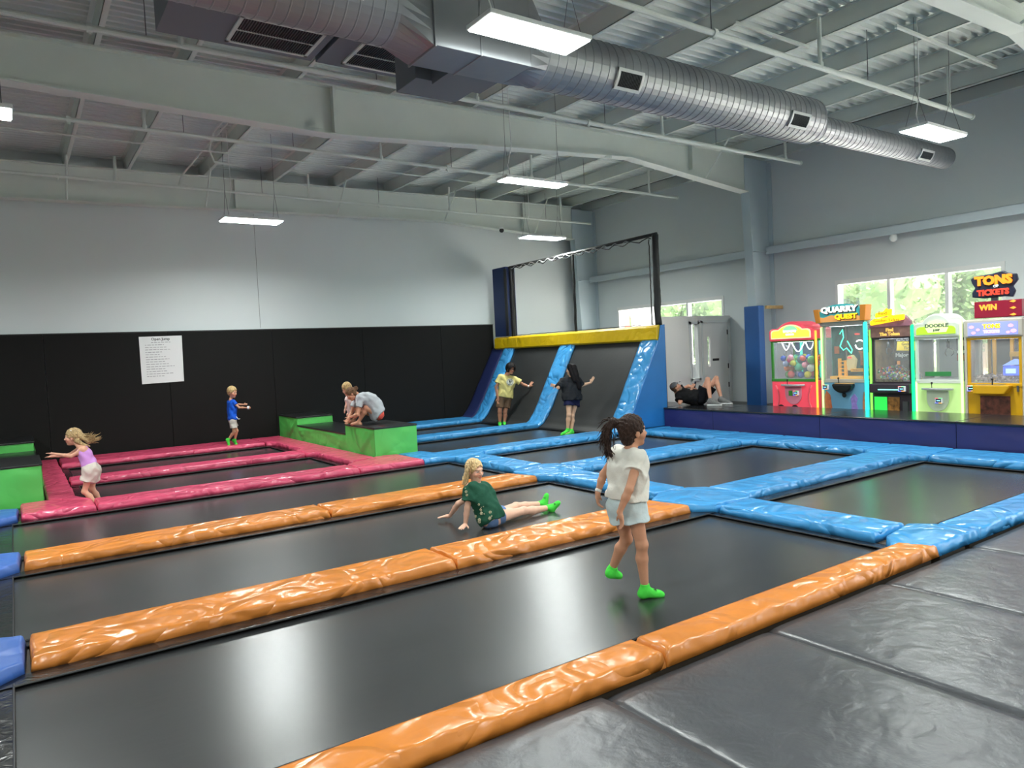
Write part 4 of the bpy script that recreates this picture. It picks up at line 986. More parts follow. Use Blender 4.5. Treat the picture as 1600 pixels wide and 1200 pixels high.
# ------------------------------------------------------------------ the people
GREEN_SOCK = (78, 214, 74)
def JJ(D, **k): return {n: at(x, y, D+d) for n, (x, y, d) in k.items()}
def fdepth(x, y, z=0.0):      # depth of the sight line where it meets height z
    d = CFv+CRv*((x-800)/F_PX)-CUv*((y-600)/F_PX); return (z-CAM_H)/d.z
def lo_(p, v): return np.array(p)+np.array(v)

# 1. girl standing in the nearest lane
D = fdepth(1012, 930)
J = JJ(D, shR=(998, 715, -.10), shL=(966, 709, .10), elR=(983, 765, -.22), elL=(943, 741, .16), wrR=(968, 800, -.22), wrL=(934, 770, .14),
       hipR=(990, 796, -.03), hipL=(968, 794, .06), knR=(1003, 851, -.04), knL=(979, 842, .12), anR=(1008, 920, .0), anL=(956, 890, .22), toeR=(1034, 929, .03), toeL=(968, 900, .25), neck=(986, 698, .0))
hc = at(989, 674, D); hf = view(.90, .12, -.35); hu = view(-.14, 1, .1)
H0 = lambda r, f, u: np.array(hc)+(np.cross(hf, nv(hu-hf*(hu@hf)))*r+hf*f+nv(hu-hf*(hu@hf))*u)
pony = [at(970, 663, D+.02), at(958, 660, D+.02), at(950, 668, D+.01), at(947, 684, D), at(949, 700, D), at(955, 712, D-.01)]
person('girl with dark ponytail in white shirt and pale shorts standing on the nearest lane', 1.42, J, (hc, hf, hu), (196, 142, 112),
       dict(rgb=(60, 44, 37), style='pony', locks=[(pony, .038, .014), ([at(958, 660, D), at(946, 672, D+.03), at(941, 688, D+.03)], .018, .006)], strands=[(pony[1], view(-.8, -.3, 0), .13, 46, .35, .7), (pony[2], view(-.2, -1, 0), .16, 46, .25, .1), (pony[4], view(.1, -1, 0), .09, 20, .3, .1)]),
       dict(shirt=dict(rgb=(226, 222, 212), len=.80, sleeve=.42, off=.016, flare=.018, wob=.006), shorts=dict(rgb=(196, 210, 212), len=.36, off=.024, flare=.012, rise=.28),
            socks=dict(rgb=GREEN_SOCK, mark=view(.2, .8, .5)), bands=[('wristband', at(935, 766, D+.142), np.array(J['wrL'])-np.array(J['elL']), .026, .012, (228, 226, 220))]),
       h=.0052, hands=dict(R=(view(.25, -1, .1), view(-.8, 0, .2), .5), L=(view(.0, -1, .1), view(.8, 0, .3), .7)))

# 2. girl sitting on the second lane
D = fdepth(752, 818)
def gr(x, y, z): return at(x, y, fdepth(x, y, z))
J = JJ(D, shL=(757, 763, .10), shR=(735, 762, -.10), elL=(716, 787, .20), elR=(730, 794, -.16), neck=(744, 754, .0))
J.update(hipL=gr(772, 807, .085), hipR=gr(764, 812, .07), knL=gr(806, 791, .085), knR=gr(818, 798, .065), anL=gr(847, 787, .035), anR=gr(859, 793, .03), wrL=gr(703, 806, .03), wrR=gr(727, 820, .03))
J['toeL'] = J['anL']+Vector(view(.5, .9, -.1))*.12; J['toeR'] = J['anR']+Vector(view(.9, .5, .1))*.12
for q in ('L', 'R'): J['down'+q] = Vector(view(1, -.25, 0))
hc = at(742, 735, D); hf = view(.66, -.08, .62); hu = view(-.12, 1, .05)
def ex(p, dx, dy, dd, D): return at(p[0]+dx, p[1]+dy, D+dd)
back = [at(732, 728, D+.0), at(729, 742, D-.02), at(728, 754, D-.04), at(727, 764, D-.05)]
def col2(V):
    c_ = np.tile(np.array(lin((28, 78, 58))), (len(V), 1)); o = np.array(at(757, 800, D))
    return c_
person('blonde girl in dark green floral shirt sitting on the second trampoline lane', 1.5, J, (hc, hf, hu), (222, 176, 152),
       dict(rgb=(214, 186, 138), style='long', line=-.02, locks=[(back, .034, .016), ([at(736, 722, D-.08), at(731, 735, D-.09), at(730, 748, D-.08)], .022, .012)], strands=[(back[1], view(-.2, -1, .2), .13, 30, .12, 0)]),
       dict(shirt=dict(rgb=(28, 74, 56), len=1.12, sleeve=.68, off=.02, flare=.006, sflare=.018, wob=.006),
            shorts=dict(rgb=(92, 118, 158), len=.34, off=.012, rise=.42), socks=dict(rgb=GREEN_SOCK, len=.16, mark=view(.1, .5, .8)),
            bands=[('wristband', Vector(J['wrL'])+Vector(view(.3, .5, 0))*.02, view(.3, .6, 0), .026, .006, (28, 28, 30))]),
       h=.0055, hands=dict(L=(nv(np.array([*(-np.array(CR[:2])*1.0), -.08])), np.array([0, 0, -1.]), .12), R=(nv(np.array([-CF[0]*.9-CR[0]*.3, -CF[1]*.9-CR[1]*.3, -.06])), np.array([0, 0, -1.]), .12)))
gp = [o for o in C.objects if o.name.startswith('shirt')][-1]
gt = [o for o in C.objects if o.name.startswith('person')][-1]
bm = B(); rr = random.Random(2)
for i in range(20):
    x, y = rr.uniform(738, 768), rr.uniform(786, 818)
    if i < 3: x, y = 726+i*1.3, 766+i*5
    p = at(x, y, D-.30); dirv = CFv
    ok, loc, nrm, _ = gp.ray_cast(p-gp.matrix_world.translation*0, CFv, distance=.5)
    if not ok: continue
    u, v = basis(nrm); r = rr.uniform(.004, .013)
    for k in range(5):
        a = k*1.257; q = loc+nrm*.003+(u*math.cos(a)+v*math.sin(a))*r; sphere(bm, q, r*.62, 6, (1, 1, 1))
obj('flower_print', bm, mat('cream print', (176, 170, 140), .8), gp)

# 3. small girl running at the left
D = fdepth(150, 783)*.985
J = JJ(D, shL=(131, 702, -.08), shR=(126, 700, .10), elL=(111, 713, -.13), elR=(108, 711, .08), wrL=(84, 709, -.12), wrR=(82, 713, .06),
       hipL=(142, 735, -.07), hipR=(145, 734, .07), knL=(132, 768, -.09), knR=(144, 764, .08), anL=(154, 792, -.05), anR=(160, 790, .1), toeL=(147, 802, -.05), toeR=(153, 800, .1), neck=(125, 697, .0))
hc = at(114, 683, D); hf = view(-.96, -.05, .22); hu = view(-.02, 1, .1)
hl = [at(120, 676, D), at(130, 683, D), at(139, 690, D), at(145, 688, D)]
person('little girl with flying blonde hair in a lilac top running toward the left green block', 1.2, J, (hc, hf, hu), (214, 160, 134),
       dict(rgb=(184, 156, 112), style='pony', line=-.02, locks=[(hl, .05, .02), ([at(122, 690, D-.03), at(131, 695, D), at(140, 697, D)], .03, .012)], strands=[(hl[2], view(1, .35, 0), .17, 40, .22, -.1), (hl[1], view(1, -.2, 0), .18, 40, .15, -.3)]),
       dict(shirt=dict(rgb=(204, 146, 214), len=.84, sleeve=0, off=.008, flare=.004, top=.0), shorts=dict(name='skirt', rgb=(206, 196, 186), len=.5, off=.016, flare=.03, k=.12, rise=.25, wob=.006), bands=[('hair_clip', H0(0, 0, 0)*0+np.array(at(111, 673, D-.07)), view(1, 0, 0), .012, .012, (235, 225, 215))], socks=dict(rgb=GREEN_SOCK)),
       h=.008, hands=dict(L=(view(-1, .12, .1), view(0, -1, 0), .15), R=(view(-1, -.1, 0), view(0, -1, 0), .2)), headk=1.02)

# 4. little boy in mid-air
D = fdepth(362, 693)*.93
J = JJ(D, shL=(359, 627, .09), shR=(364, 628, -.09), elL=(371, 632, .10), elR=(374, 637, -.1), wrL=(381, 632, .08), wrR=(387, 637, -.1),
       hipL=(363, 658, .06), hipR=(364, 659, -.07), knL=(370, 673, .07), knR=(366, 675, -.06), anL=(367, 688, .07), anR=(357, 687, -.06), toeL=(371, 697, .07), toeR=(358, 697, -.06), neck=(361, 622, .0))
for q in ('L', 'R'): J['down'+q] = Vector(view(-.7, -.5, 0))
hc = at(363, 613, D); hf = view(.93, -.12, .3); hu = view(.02, 1, .05)
person('small blond boy in blue shirt and grey shorts jumping before the black wall', 1.08, J, (hc, hf, hu), (208, 152, 122),
       dict(rgb=(196, 168, 118), style='short', thick=.016, strands=[(np.array(hc)+np.array([0, 0, .1]), view(-.3, 1, 0), .05, 16, .5, 0)]),
       dict(shirt=dict(rgb=(24, 84, 196), len=.92, sleeve=.5, off=.016, flare=.01), shorts=dict(rgb=(190, 184, 176), len=.62, off=.02, flare=.012), socks=dict(rgb=GREEN_SOCK, len=.2),
            bands=[('wrist_wrap', at(388, 637, D-.1), view(1, 0, 0), .036, .022, (235, 235, 235))]),
       h=.009, hands=dict(R=(view(1, .0, 0), view(0, 0, 1), 1.0), L=(view(1, .1, 0), view(0, 0, 1), .5)), headk=1.05)
tag(obj('paper_strip', tube(B(), [at(369, 651, D-.12), at(373, 655, D-.13), at(375, 654, D-.13)], .007, 6), mat('white paper', (235, 235, 235), .7), gt if 0 else [o for o in C.objects if o.name.startswith('person')][-1]), None)

# 5. woman crouching on the right green block, 6. child behind her
D = fdepth(590, 664, .62)+.3
J = JJ(D, shL=(557, 624, .14), shR=(563, 622, -.16), elL=(549, 645, .12), elR=(559, 648, -.24), wrL=(545, 653, .0), wrR=(547, 652, -.16),
       hipL=(587, 647, .10), hipR=(592, 648, -.09), knL=(560, 640, .14), knR=(572, 637, -.13), anL=(552, 657, .08), anR=(560, 659, -.10), toeL=(543, 660, .06), toeR=(549, 663, -.12), neck=(555, 616, 0))
J['spine'] = Vector(view(.55, .8, 0))*.13
hc = at(549, 616, D-.02); hf = view(-.72, -.64, .25); hu = view(-.62, .76, .1)
bun = at(556, 607, D)
JD = {k: v for k, v in J.items()}
person('woman with hair bun in grey T-shirt crouching on the green block', 1.64, J, (hc, hf, hu), (196, 140, 112),
       dict(rgb=(112, 82, 60), style='bun', locks=[([bun, Vector(bun)+Vector((0, 0, .01))], .04, .04)], strands=[(bun, view(.4, .6, 0), .05, 14, .6, 0)]),
       dict(shirt=dict(rgb=(178, 182, 186), len=1.12, sleeve=.55, off=.02, flare=.022, wob=.006), shorts=dict(rgb=(226, 96, 84), len=.5, off=.012, rise=.1)),
       h=.0085, hands=dict(L=(view(-.3, -1, 0), view(-.5, 0, 1), .8), R=(view(-.6, -.7, .2), view(-.5, 0, 1), .8)))
D = D+.34
J = JJ(D, shL=(546, 622, .07), shR=(544, 622, -.08), elL=(542, 634, .1), elR=(541, 633, -.1), wrL=(540, 640, .1), wrR=(539, 640, -.14),
       hipL=(552, 648, .05), hipR=(551, 649, -.06), knL=(545, 647, .08), knR=(544, 648, -.06), anL=(548, 659, .06), anR=(546, 660, -.05), toeL=(543, 661, .06), toeR=(541, 662, -.05), neck=(544, 617, 0))
hc = at(542, 608, D); hf = view(-.6, -.35, -.6); hu = view(-.1, 1, 0)
person('small blond child half hidden behind the crouching woman', .98, J, (hc, hf, hu), (220, 172, 150),
       dict(rgb=(190, 160, 112), style='short', thick=.016), dict(shirt=dict(rgb=(222, 200, 196), len=.9, sleeve=.4), shorts=dict(rgb=(120, 130, 150), len=.6), socks=dict(rgb=GREEN_SOCK)), h=.0095, headk=1.05)

# 7. man in yellow at the sloping wall
D = fdepth(784, 664)+.12
J = JJ(D, shR=(782, 589, -.08), shL=(804, 592, .10), elR=(775, 605, -.14), elL=(818, 601, .10), wrR=(778, 622, -.16), wrL=(827, 604, .04),
       hipR=(782, 621, -.06), hipL=(794, 621, .08), knR=(781, 643, -.1), knL=(789, 644, .0), anR=(781, 661, -.06), anL=(788, 661, -.02), toeR=(782, 667, -.16), toeL=(789, 666, -.13), neck=(793, 584, 0))
hc = at(798, 577, D-.02); hf = view(.5, -.05, .85); hu = view(.1, 1, 0)
def col7(V):
    c_ = np.tile(np.array(lin((214, 200, 128))), (len(V), 1)); o = np.array(at(797, 597, D-.12)); q = V-o; a = q@CR; b_ = q@CU; r = np.hypot(a, b_); fr = (q@CF) < .1
    c_[fr & (r < .095)] = lin((214, 214, 200)); c_[fr & (r < .018+.0) | fr & (np.abs(r-.075) < .006)] = lin((120, 124, 112)); c_[fr & (np.abs(a+.012) < .012) & (np.abs(b_-.02) < .028)] = lin((60, 60, 60)); c_[fr & (np.abs(a-.03) < .01) & (np.abs(b_-.02) < .028)] = lin((70, 70, 66)); return c_
tt, H_, fr_, hs_ = person('man with curly dark hair and glasses in yellow T-shirt leaning on the sloping wall', 1.72, J, (hc, hf, hu), (188, 132, 104),
       dict(rgb=(26, 22, 22), style='curly', thick=.045), dict(shirt=dict(rgb=(214, 200, 128), len=.98, sleeve=.62, off=.022, flare=.014, colf=col7, sflare=.01), shorts=dict(rgb=(112, 88, 68), len=.72, off=.024, flare=.012), socks=dict(rgb=GREEN_SOCK, len=.12),
            bands=[('wristband', at(825.5, 603.5, D+.04), view(1, -.2, 0), .032, .012, (230, 228, 220))]), h=.0075, slim=1.0, headk=1.08,
       hands=dict(L=(view(.6, .9, -.2), view(.6, .1, -.8), .1), R=(view(.1, -1, 0), view(.3, 0, 1), .5)))
bm = B()
for q in (-1, 1):
    tube(bm, [H_(q*.033+.024*math.cos(a), .1, .002+.019*math.sin(a)) for a in [k*.524 for k in range(13)]], .0035, 5); tube(bm, [H_(q*.057, .1, .004), H_(q*.08, .03, .006), H_(q*.08, -.01, .0)], .003, 4)
tube(bm, [H_(-.01, .105, .004), H_(.01, .105, .004)], .003, 4); obj('glasses', bm, M_rubber, tt)

# 8. woman with long dark hair
D = fdepth(885, 680)+.12
J = JJ(D, shL=(880, 594, .05), shR=(903, 594, .05), elL=(870, 603, -.05), elR=(909, 602, .1), wrL=(879, 604, -.2), wrR=(923, 598, .12),
       hipL=(889, 625, -.06), hipR=(899, 625, .10), knL=(889, 648, -.1), knR=(894, 650, .02), anL=(887, 672, -.04), anR=(893, 673, .0), toeL=(877, 679, -.14), toeR=(884, 680, -.10), neck=(893, 587, .04))
J['elL'] = at(872, 606, D-.12); J['wrL'] = at(869.5, 603, D+.06)
hc = at(892, 578, D+.02); hf = view(-.8, .0, -.55); hu = view(-.02, 1, 0)
hl = [at(896, 574, D-.06), at(900, 586, D-.08), at(903, 596, D-.08), at(905, 606, D-.06)]
person('woman with long dark hair in black top pressing her hand on the sloping wall', 1.64, J, (hc, hf, hu), (208, 166, 136),
       dict(rgb=(24, 20, 22), style='long', locks=[(hl, .075, .045), ([at(890, 572, D-.09), at(894, 584, D-.11), at(898, 594, D-.11)], .055, .05)], strands=[(hl[2], view(.25, -1, 0), .2, 26, .12, 0)]),
       dict(shirt=dict(rgb=(34, 36, 40), len=1.02, sleeve=.92, off=.028, flare=.03, wob=.006), shorts=dict(rgb=(24, 28, 62), len=.36, off=.025, flare=.02), socks=dict(rgb=GREEN_SOCK, len=.14)),
       h=.0085, hands=dict(R=(view(.5, .95, 0), view(.7, 0, -.7), .1), L=(view(-.6, .1, 0), view(0, 0, 1), .6)))

# 9. man lying on the platform
D = fdepth(1122, 635, .51)
zt = .507
def onp(x, y, dz, dd=0):  p = at(x, y, D+dd); return p
J = JJ(D, shL=(1058, 613, 1.14), shR=(1062, 620, .80), elL=(1076, 603, 1.1), elR=(1062, 630, .72), wrL=(1086, 607, .92), wrR=(1081, 608, .78),
       hipL=(1098, 622, .78), hipR=(1095, 624, .56), knL=(1119, 591, .70), knR=(1106, 593, .46), anL=(1127, 622, .52), anR=(1110, 625, .26), toeL=(1141, 630, .42), toeR=(1125, 632, .16), neck=(1057, 611, .95))
D0 = D; D = D+.93
for q in ('L', 'R'): J['down'+q] = Vector((0, 0, -1))
hc = at(1056, 605, D-.02); hf = view(.70, .66, .30); hu = view(-.66, .72, 0)
M_shoe = mat('shoe knit', (120, 120, 120), .8, var=(60, .5))
def col9(V): return np.tile(np.array(lin((16, 16, 18))), (len(V), 1))
t9, H_, fr_, hs_ = person('bearded man in cap and black clothes lying on the platform holding a phone', 1.78, J, (hc, hf, hu), (206, 150, 124),
       dict(rgb=(110, 84, 66), style='short', thick=.006), dict(shirt=dict(rgb=(20, 20, 22), len=.98, sleeve=.6, off=.03, flare=.04, sflare=.02), shorts=dict(rgb=(18, 20, 26), len=.6, off=.03, flare=.03),
            socks=dict(rgb=(125, 122, 120), name='shoe', off=.008, len=.06, m=M_shoe)), h=.0085, slim=.98,
       hands=dict(R=(view(.3, .9, .1), view(.4, .1, -.5), 1.0), L=(view(.2, -.7, .4), view(.3, 0, .8), 1.0)))
g = Field(); hr_, hf_, hu_ = fr_; Rm = np.array([hr_, hf_, hu_])
g.ell(H_(0, -.012, .045), Rm, np.array([.086, .105, .086])*hs_, .01); g.cut(H_(0, 0, .035), -np.array(hu_))
g.cone(H_(-.035, .10, .045), H_(.035, .10, .045), .012, .012, .01); g.cone(H_(-.03, .14, .04), H_(.03, .14, .04), .009, .009, .03); g.cone(H_(-.02, .165, .035), H_(.02, .165, .035), .007, .007, .03)
fobj('cap', g, .007, mat('cap cloth', (120, 120, 124), .8, bump=(40, .3)), t9)
g = Field(); g.ell(H_(0, .045, -.085), Rm, np.array([.056, .055, .045])*hs_, .01); g.cut_ell(H_(0, .09, -.045), Rm, np.array([.035, .05, .02])*hs_); fobj('beard', g, .007, mat('beard', (150, 128, 112), .9, var=(80, .4)), t9)
for n_, q in (('anR', 'toeR'), ('anL', 'toeL')):
    a, b_ = Vector(J[n_]), Vector(J[q]); z = zt+.012; d_ = (b_-a); d_.z = 0; d_.normalize()
    bm = B(); cylp = [Vector((a.x, a.y, 0))-d_*.07+Vector((0, 0, z)), Vector((b_.x, b_.y, 0))+d_*.03+Vector((0, 0, z))]; w_ = Vector((-d_.y, d_.x, 0))*.045
    prism(bm, [(0, 0)]*0 or [(-.045, 0), (.045, 0), (.05, .18), (.04, .30), (0, .325), (-.04, .30), (-.05, .18)], lambda u, v, dz: tuple(cylp[0]+w_*(u/.045)+d_*v+Vector((0, 0, dz))), -.01, .02)
    obj('shoe_sole', bm, M_white, t9, bevel=.008)
ph = thing('phone', 'dark phone held up by the man lying on the platform', 'phone', tuple(at(1086, 601, D-.08)))
c0 = at(1086, 601, D-.08); ux, vx, wx = Vector(view(.15, 1, 0)), Vector(view(-.55, 0, .8)), Vector(view(.8, -.15, .55))
M4 = Matrix.Translation(c0) @ Matrix(((wx.x, vx.x, ux.x, 0), (wx.y, vx.y, ux.y, 0), (wx.z, vx.z, ux.z, 0), (0, 0, 0, 1)))
bm = box(B(), -.006, .006, -.038, .038, -.075, .075); bm.transform(M4); obj('phone_body', bm, mat('phone black', (22, 24, 32), .2), ph, bevel=.004)
bm = box(B(), -.0068, -.006, -.034, .034, -.068, .068); bm.transform(M4); obj('phone_screen', bm, mat('phone screen', (120, 140, 170), .2, emit=.6), ph)
# ------------------------------------------------------------------ prize machines behind the platform
XF, ZF = 13.78, .3
def emat(n, rgb, e): return mat(n, rgb, .4, emit=e)
def MF(y1, u, z, d=0): return (XF+d, y1-u, z)
def mbox(bm, y1, u0, u1, z0, z1, d0, d1): return box(bm, XF+d0, XF+d1, y1-u1, y1-u0, z0, z1)
def MT(y1, u, z, d=0): return Matrix.Translation((XF+d, y1-u, z)) @ Matrix(((0, 0, -1, 0), (-1, 0, 0, 0), (0, 1, 0, 0), (0, 0, 0, 1)))
def mpoly(bm, y1, P, d0, d1): return prism(bm, P, lambda a, b, d: (XF+d, y1-a, b), d0, d1)
def arch(w_, z0, zs, zt, m=.0):
    """machine header outline: shoulders at zs, arch up to zt"""
    P = [(m, z0), (w_-m, z0), (w_-m, zs-.06-m), (w_-m-.02, zs-.02-m), (w_-m-.07, zs-m)]
    n = 10
    for i in range(n+1):
        a = i/n; u = w_*.80-(w_*.60)*a; P.append((u, zs-m+(zt-zs)*(math.sin(math.pi*a)**.7)))
    P += [(m+.07, zs-m), (m+.02, zs-.02-m), (m, zs-.06-m)]
    return P
def reader(t, y1, u, z, d=-.06):
    r = obj('card_reader', mbox(B(), y1, u-.065, u+.065, z-.05, z+.05, d, d+.05), mat('reader body', (225, 228, 240), .4, emit=.05), t, bevel=.01)
    for k, (a, b_, c_, e_, m_) in enumerate(((-.06, -.0, .038, .046, (230, 60, 60)), (.0, .06, .038, .046, (60, 200, 90)), (-.06, .0, -.046, -.038, (70, 90, 240)), (.0, .06, -.046, -.038, (240, 160, 60)))):
        obj('light_strip', mbox(B(), y1, u+a, u+b_, z+c_, z+e_, d-.004, d), emat('reader light %d' % k, m_, 1.2), r)
    obj('reader_screen', mbox(B(), y1, u-.042, u+.042, z-.032, z+.032, d-.004, d), M_rubber, r)
    bm = B()
    for k in range(3): mbox(bm, y1, u-.025+.02*k, u-.012+.02*k, z-.008, z+.008, d-.006, d-.004)
    obj('screen_digits', bm, emat('digit cyan', (120, 200, 255), 2), r)
def claw(t, y1, u, z, d=.3, s=1.0, m=None):
    bm = B(); cyl(bm, MF(y1, u, z+.12*s, d), MF(y1, u, z, d), .03*s, 10)
    for k in range(3):
        a = k*2.09+.4; dx, dy = math.cos(a)*.07*s, math.sin(a)*.07*s
        tube(bm, [MF(y1, u, z, d), MF(y1, u+dx, z-.03*s, d+dy), MF(y1, u+dx*1.3, z-.1*s, d+dy*1.3), MF(y1, u+dx*.7, z-.15*s, d+dy*.7)], .007*s, 5)
    cyl(bm, MF(y1, u, z+.12*s, d), MF(y1, u, z+.35*s, d), .008, 6)
    return obj('claw', bm, m or M_metal, t, smooth=True)
def balls(y1, u0, u1, z0, z1, d0, d1, n, r0, r1, cols, label, group, seed):
    rg = random.Random(seed); pl = []; i = 0; tries = 0
    while len(pl) < n and tries < 20000:
        tries += 1; r = rg.uniform(r0, r1); u = rg.uniform(u0+r, u1-r); d = rg.uniform(d0+r, d1-r)
        z = z0+r
        for (a, b_, c_, q) in pl:
            dd = (a-u)**2+(b_-d)**2
            if dd < (r+q)**2: z = max(z, c_+math.sqrt((r+q)**2-dd))
        if z+r < z1: pl.append((u, d, z, r))
    return pl
def cabinet(name, label, y1, w_, ztop, body, frame, zg0, zg1, head=None, depth=.85, zh0=None, back=None, tube_e=5):
    t = thing(name, label, 'arcade machine', (XF+depth/2, y1-w_/2, ZF), 'row of prize machines')
    obj('cabinet_base', mbox(B(), y1, 0, w_, ZF, zg0-.04, .0, depth), body, t, bevel=.02)
    bm = B()
    for u0, u1, d0, d1 in ((0, .05, 0, .05), (w_-.05, w_, 0, .05), (0, .05, depth-.05, depth), (w_-.05, w_, depth-.05, depth)): mbox(bm, y1, u0, u1, zg0-.04, zg1+.03, d0, d1)
    mbox(bm, y1, 0, w_, zg1, zg1+.05, 0, depth); mbox(bm, y1, 0, w_, zg0-.06, zg0, -.012, .05); mbox(bm, y1, 0, w_, zg1-.01, zg1+.04, -.012, .05)
    obj('window_frame', bm, frame, t, bevel=.006)
    obj('glass_front', mbox(B(), y1, .05, w_-.05, zg0, zg1, .012, .018), M_glass, t)
    obj('glass_side', mbox(B(), y1, .0, .008, zg0, zg1, .05, depth-.05), M_glass, t); obj('glass_side', mbox(B(), y1, w_-.008, w_, zg0, zg1, .05, depth-.05), M_glass, t)
    if back is not None: obj('back_panel', mbox(B(), y1, .05, w_-.05, zg0, zg1, depth-.03, depth-.01), back, t)
    obj('prize_floor', mbox(B(), y1, .05, w_-.05, zg0-.04, zg0+.005, .03, depth-.05), mat('prize bed', (150, 150, 155), .6), t)
    obj('interior_light', mbox(B(), y1, .1, w_-.1, zg1-.012, zg1-.002, .1, .16), emat('cabinet tube %g' % tube_e, (235, 245, 255), tube_e), t)
    return t
def led(t, y1, u0, u1, z0, z1, rgb, e, d0=-.03, d1=.0): obj('led_strip', mbox(B(), y1, u0, u1, z0, z1, d0, d1), emat('led %s' % (rgb,), rgb, e), t, bevel=.004)
def bowl_front(t, y1, w_, zc, r, m_, m2, zt):
    """rounded scoop with shelf lip on the lower front"""
    bm = B(); P = [(w_/2-r, zc), (w_/2+r, zc)]; P = [(w_/2+r*math.cos(a), zc+r*1.15*math.sin(a)) for a in [math.pi+math.pi*i/14 for i in range(15)]]
    P += [(w_/2+r, zc+.16), (w_/2-r, zc+.16)]; mpoly(bm, y1, P, -.035, .0); s_ = obj('coin_recess', bm, m2, t, bevel=.01)
    bm = B(); n = 14; Pp = [(w_/2+(r+.09)*math.cos(a), -.02-.14*abs(math.sin(a))) for a in [math.pi+math.pi*i/n for i in range(n+1)]]
    prism(bm, Pp, lambda a, b, d: (XF+b, y1-a, d), zc+.17, zc+.21); obj('control_shelf', bm, mat('silver shelf', (205, 205, 210), .25, metal=.5), t, bevel=.01)
    bm = B(); cyl(bm, MF(y1, w_*.42, zc+.2, -.1), MF(y1, w_*.42, zc+.29, -.1), .008, 6); sphere(bm, Vector(MF(y1, w_*.42, zc+.3, -.1)), .02, 8); obj('joystick', bm, M_rubber, t)

# machine 1: coral claw machine full of balls
y1 = 9.9; w_ = 1.08
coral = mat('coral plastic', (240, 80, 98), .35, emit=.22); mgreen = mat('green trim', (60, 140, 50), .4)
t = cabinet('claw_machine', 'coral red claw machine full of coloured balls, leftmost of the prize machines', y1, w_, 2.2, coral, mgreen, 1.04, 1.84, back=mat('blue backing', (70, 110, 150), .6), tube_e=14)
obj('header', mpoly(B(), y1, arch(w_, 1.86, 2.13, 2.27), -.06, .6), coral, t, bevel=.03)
obj('header_sign', mpoly(B(), y1, arch(w_*.86, 0, .16, .26) and [(u+.08, z+1.93) for u, z in arch(w_*.84, 0, .15, .25)], -.075, -.055), emat('lit sign yellow', (222, 226, 60), 1.1), t)
obj('sign_border', mpoly(B(), y1, [(u+.055, z+1.905) for u, z in arch(w_*.89, 0, .2, .30)], -.068, -.058), mat('cream border', (240, 235, 190), .5, emit=.3), t)
obj('sign_cap', mpoly(B(), y1, [(.36+.36*(.5-.5*math.cos(math.pi*i/12)), 2.07+.11*math.sin(math.pi*i/12)) for i in range(13)], -.08, -.074), emat('sign green', (120, 190, 140), .9), t)
bm = B()
for k in range(7): mbox(bm, y1, .38+.045*k, .415+.045*k, 2.035+.01*(k % 2), 2.085, -.086, -.08)
for k in range(4): mbox(bm, y1, .44+.05*k, .48+.05*k, 1.975, 2.015, -.086, -.08)
obj('sign_lettering', bm, emat('pale sign print', (235, 240, 225), 1), t)
bowl_front(t, y1, w_, .72, .2, coral, mat('pink recess', (225, 140, 160), .3), .9)
reader(t, y1, .62, .74, -.07); obj('green_plate', mbox(B(), y1, .44, .53, .68, .79, -.045, -.035), mgreen, t)
for u in (.22, w_/2+.02): obj('prize_door', mpoly(B(), y1, [(u+.09*math.cos(a), .38+.1*math.sin(a)) for a in [math.pi*i/10 for i in range(11)]], -.02, .0), M_rubber, t)
for q in (0, 1):
    bm = B(); tube(bm, [MF(y1, (.09, w_-.09)[q]+(.09, -.09)[q]*math.sin(i*.42), .34+.08*i, -.01) for i in range(8)], .02, 6); obj('body_curve', bm, mat('coral highlight', (245, 110, 122), .3), t, smooth=True)
for u in (.2, .85): claw(t, y1, u, 1.66, .3, 1.1)
bm = B()
for (a, b_, s) in ((.18, .38, .16), (.42, .72, .2), (.75, .95, .16)): tube(bm, [MF(y1, a+(b_-a)*i/10, 1.82-s*math.sin(math.pi*i/10), .15) for i in range(11)], .012, 6)
obj('light_garland', bm, emat('white tube', (225, 235, 240), 1.5), t, smooth=True)
bm = B(); mbox(bm, y1, .38, .42, 1.04, 1.84, .5, .54); mbox(bm, y1, .84, .88, 1.04, 1.84, .5, .54); obj('teal_post', bm, emat('teal tube', (60, 190, 170), .8), t)
led(t, y1, w_, w_+.035, .32, 2.05, (255, 140, 50), 1.6)
pal = [(40, 90, 200), (235, 220, 60), (230, 60, 140), (80, 170, 70), (90, 200, 160), (220, 90, 80), (240, 160, 180), (170, 190, 230), (240, 240, 235), (200, 200, 70), (235, 130, 60), (60, 110, 130)]
cn = ['blue', 'yellow', 'magenta', 'green', 'mint', 'red', 'pale pink', 'pale blue', 'white', 'olive yellow', 'orange', 'dark teal']
pl = balls(y1, .07, w_-.07, 1.05, 1.56, .05, .6, 34, .06, .105, pal, '', '', 4)
vis = sorted(range(len(pl)), key=lambda i: pl[i][1])
for k, (u, d, z, r) in enumerate(pl):
    ci = (k*7+3) % len(pal); bm = sphere(B(), Vector((0, 0, 0)), r, 14)
    o = obj('ball', bm, mat('ball '+cn[ci], pal[ci], .25, emit=.0), None, smooth=True); o.location = MF(y1, u, z, d)
    tag(o, f'{cn[ci]} ball in the pile inside the coral red claw machine', 'ball', f'{cn[ci]} balls inside the coral claw machine')

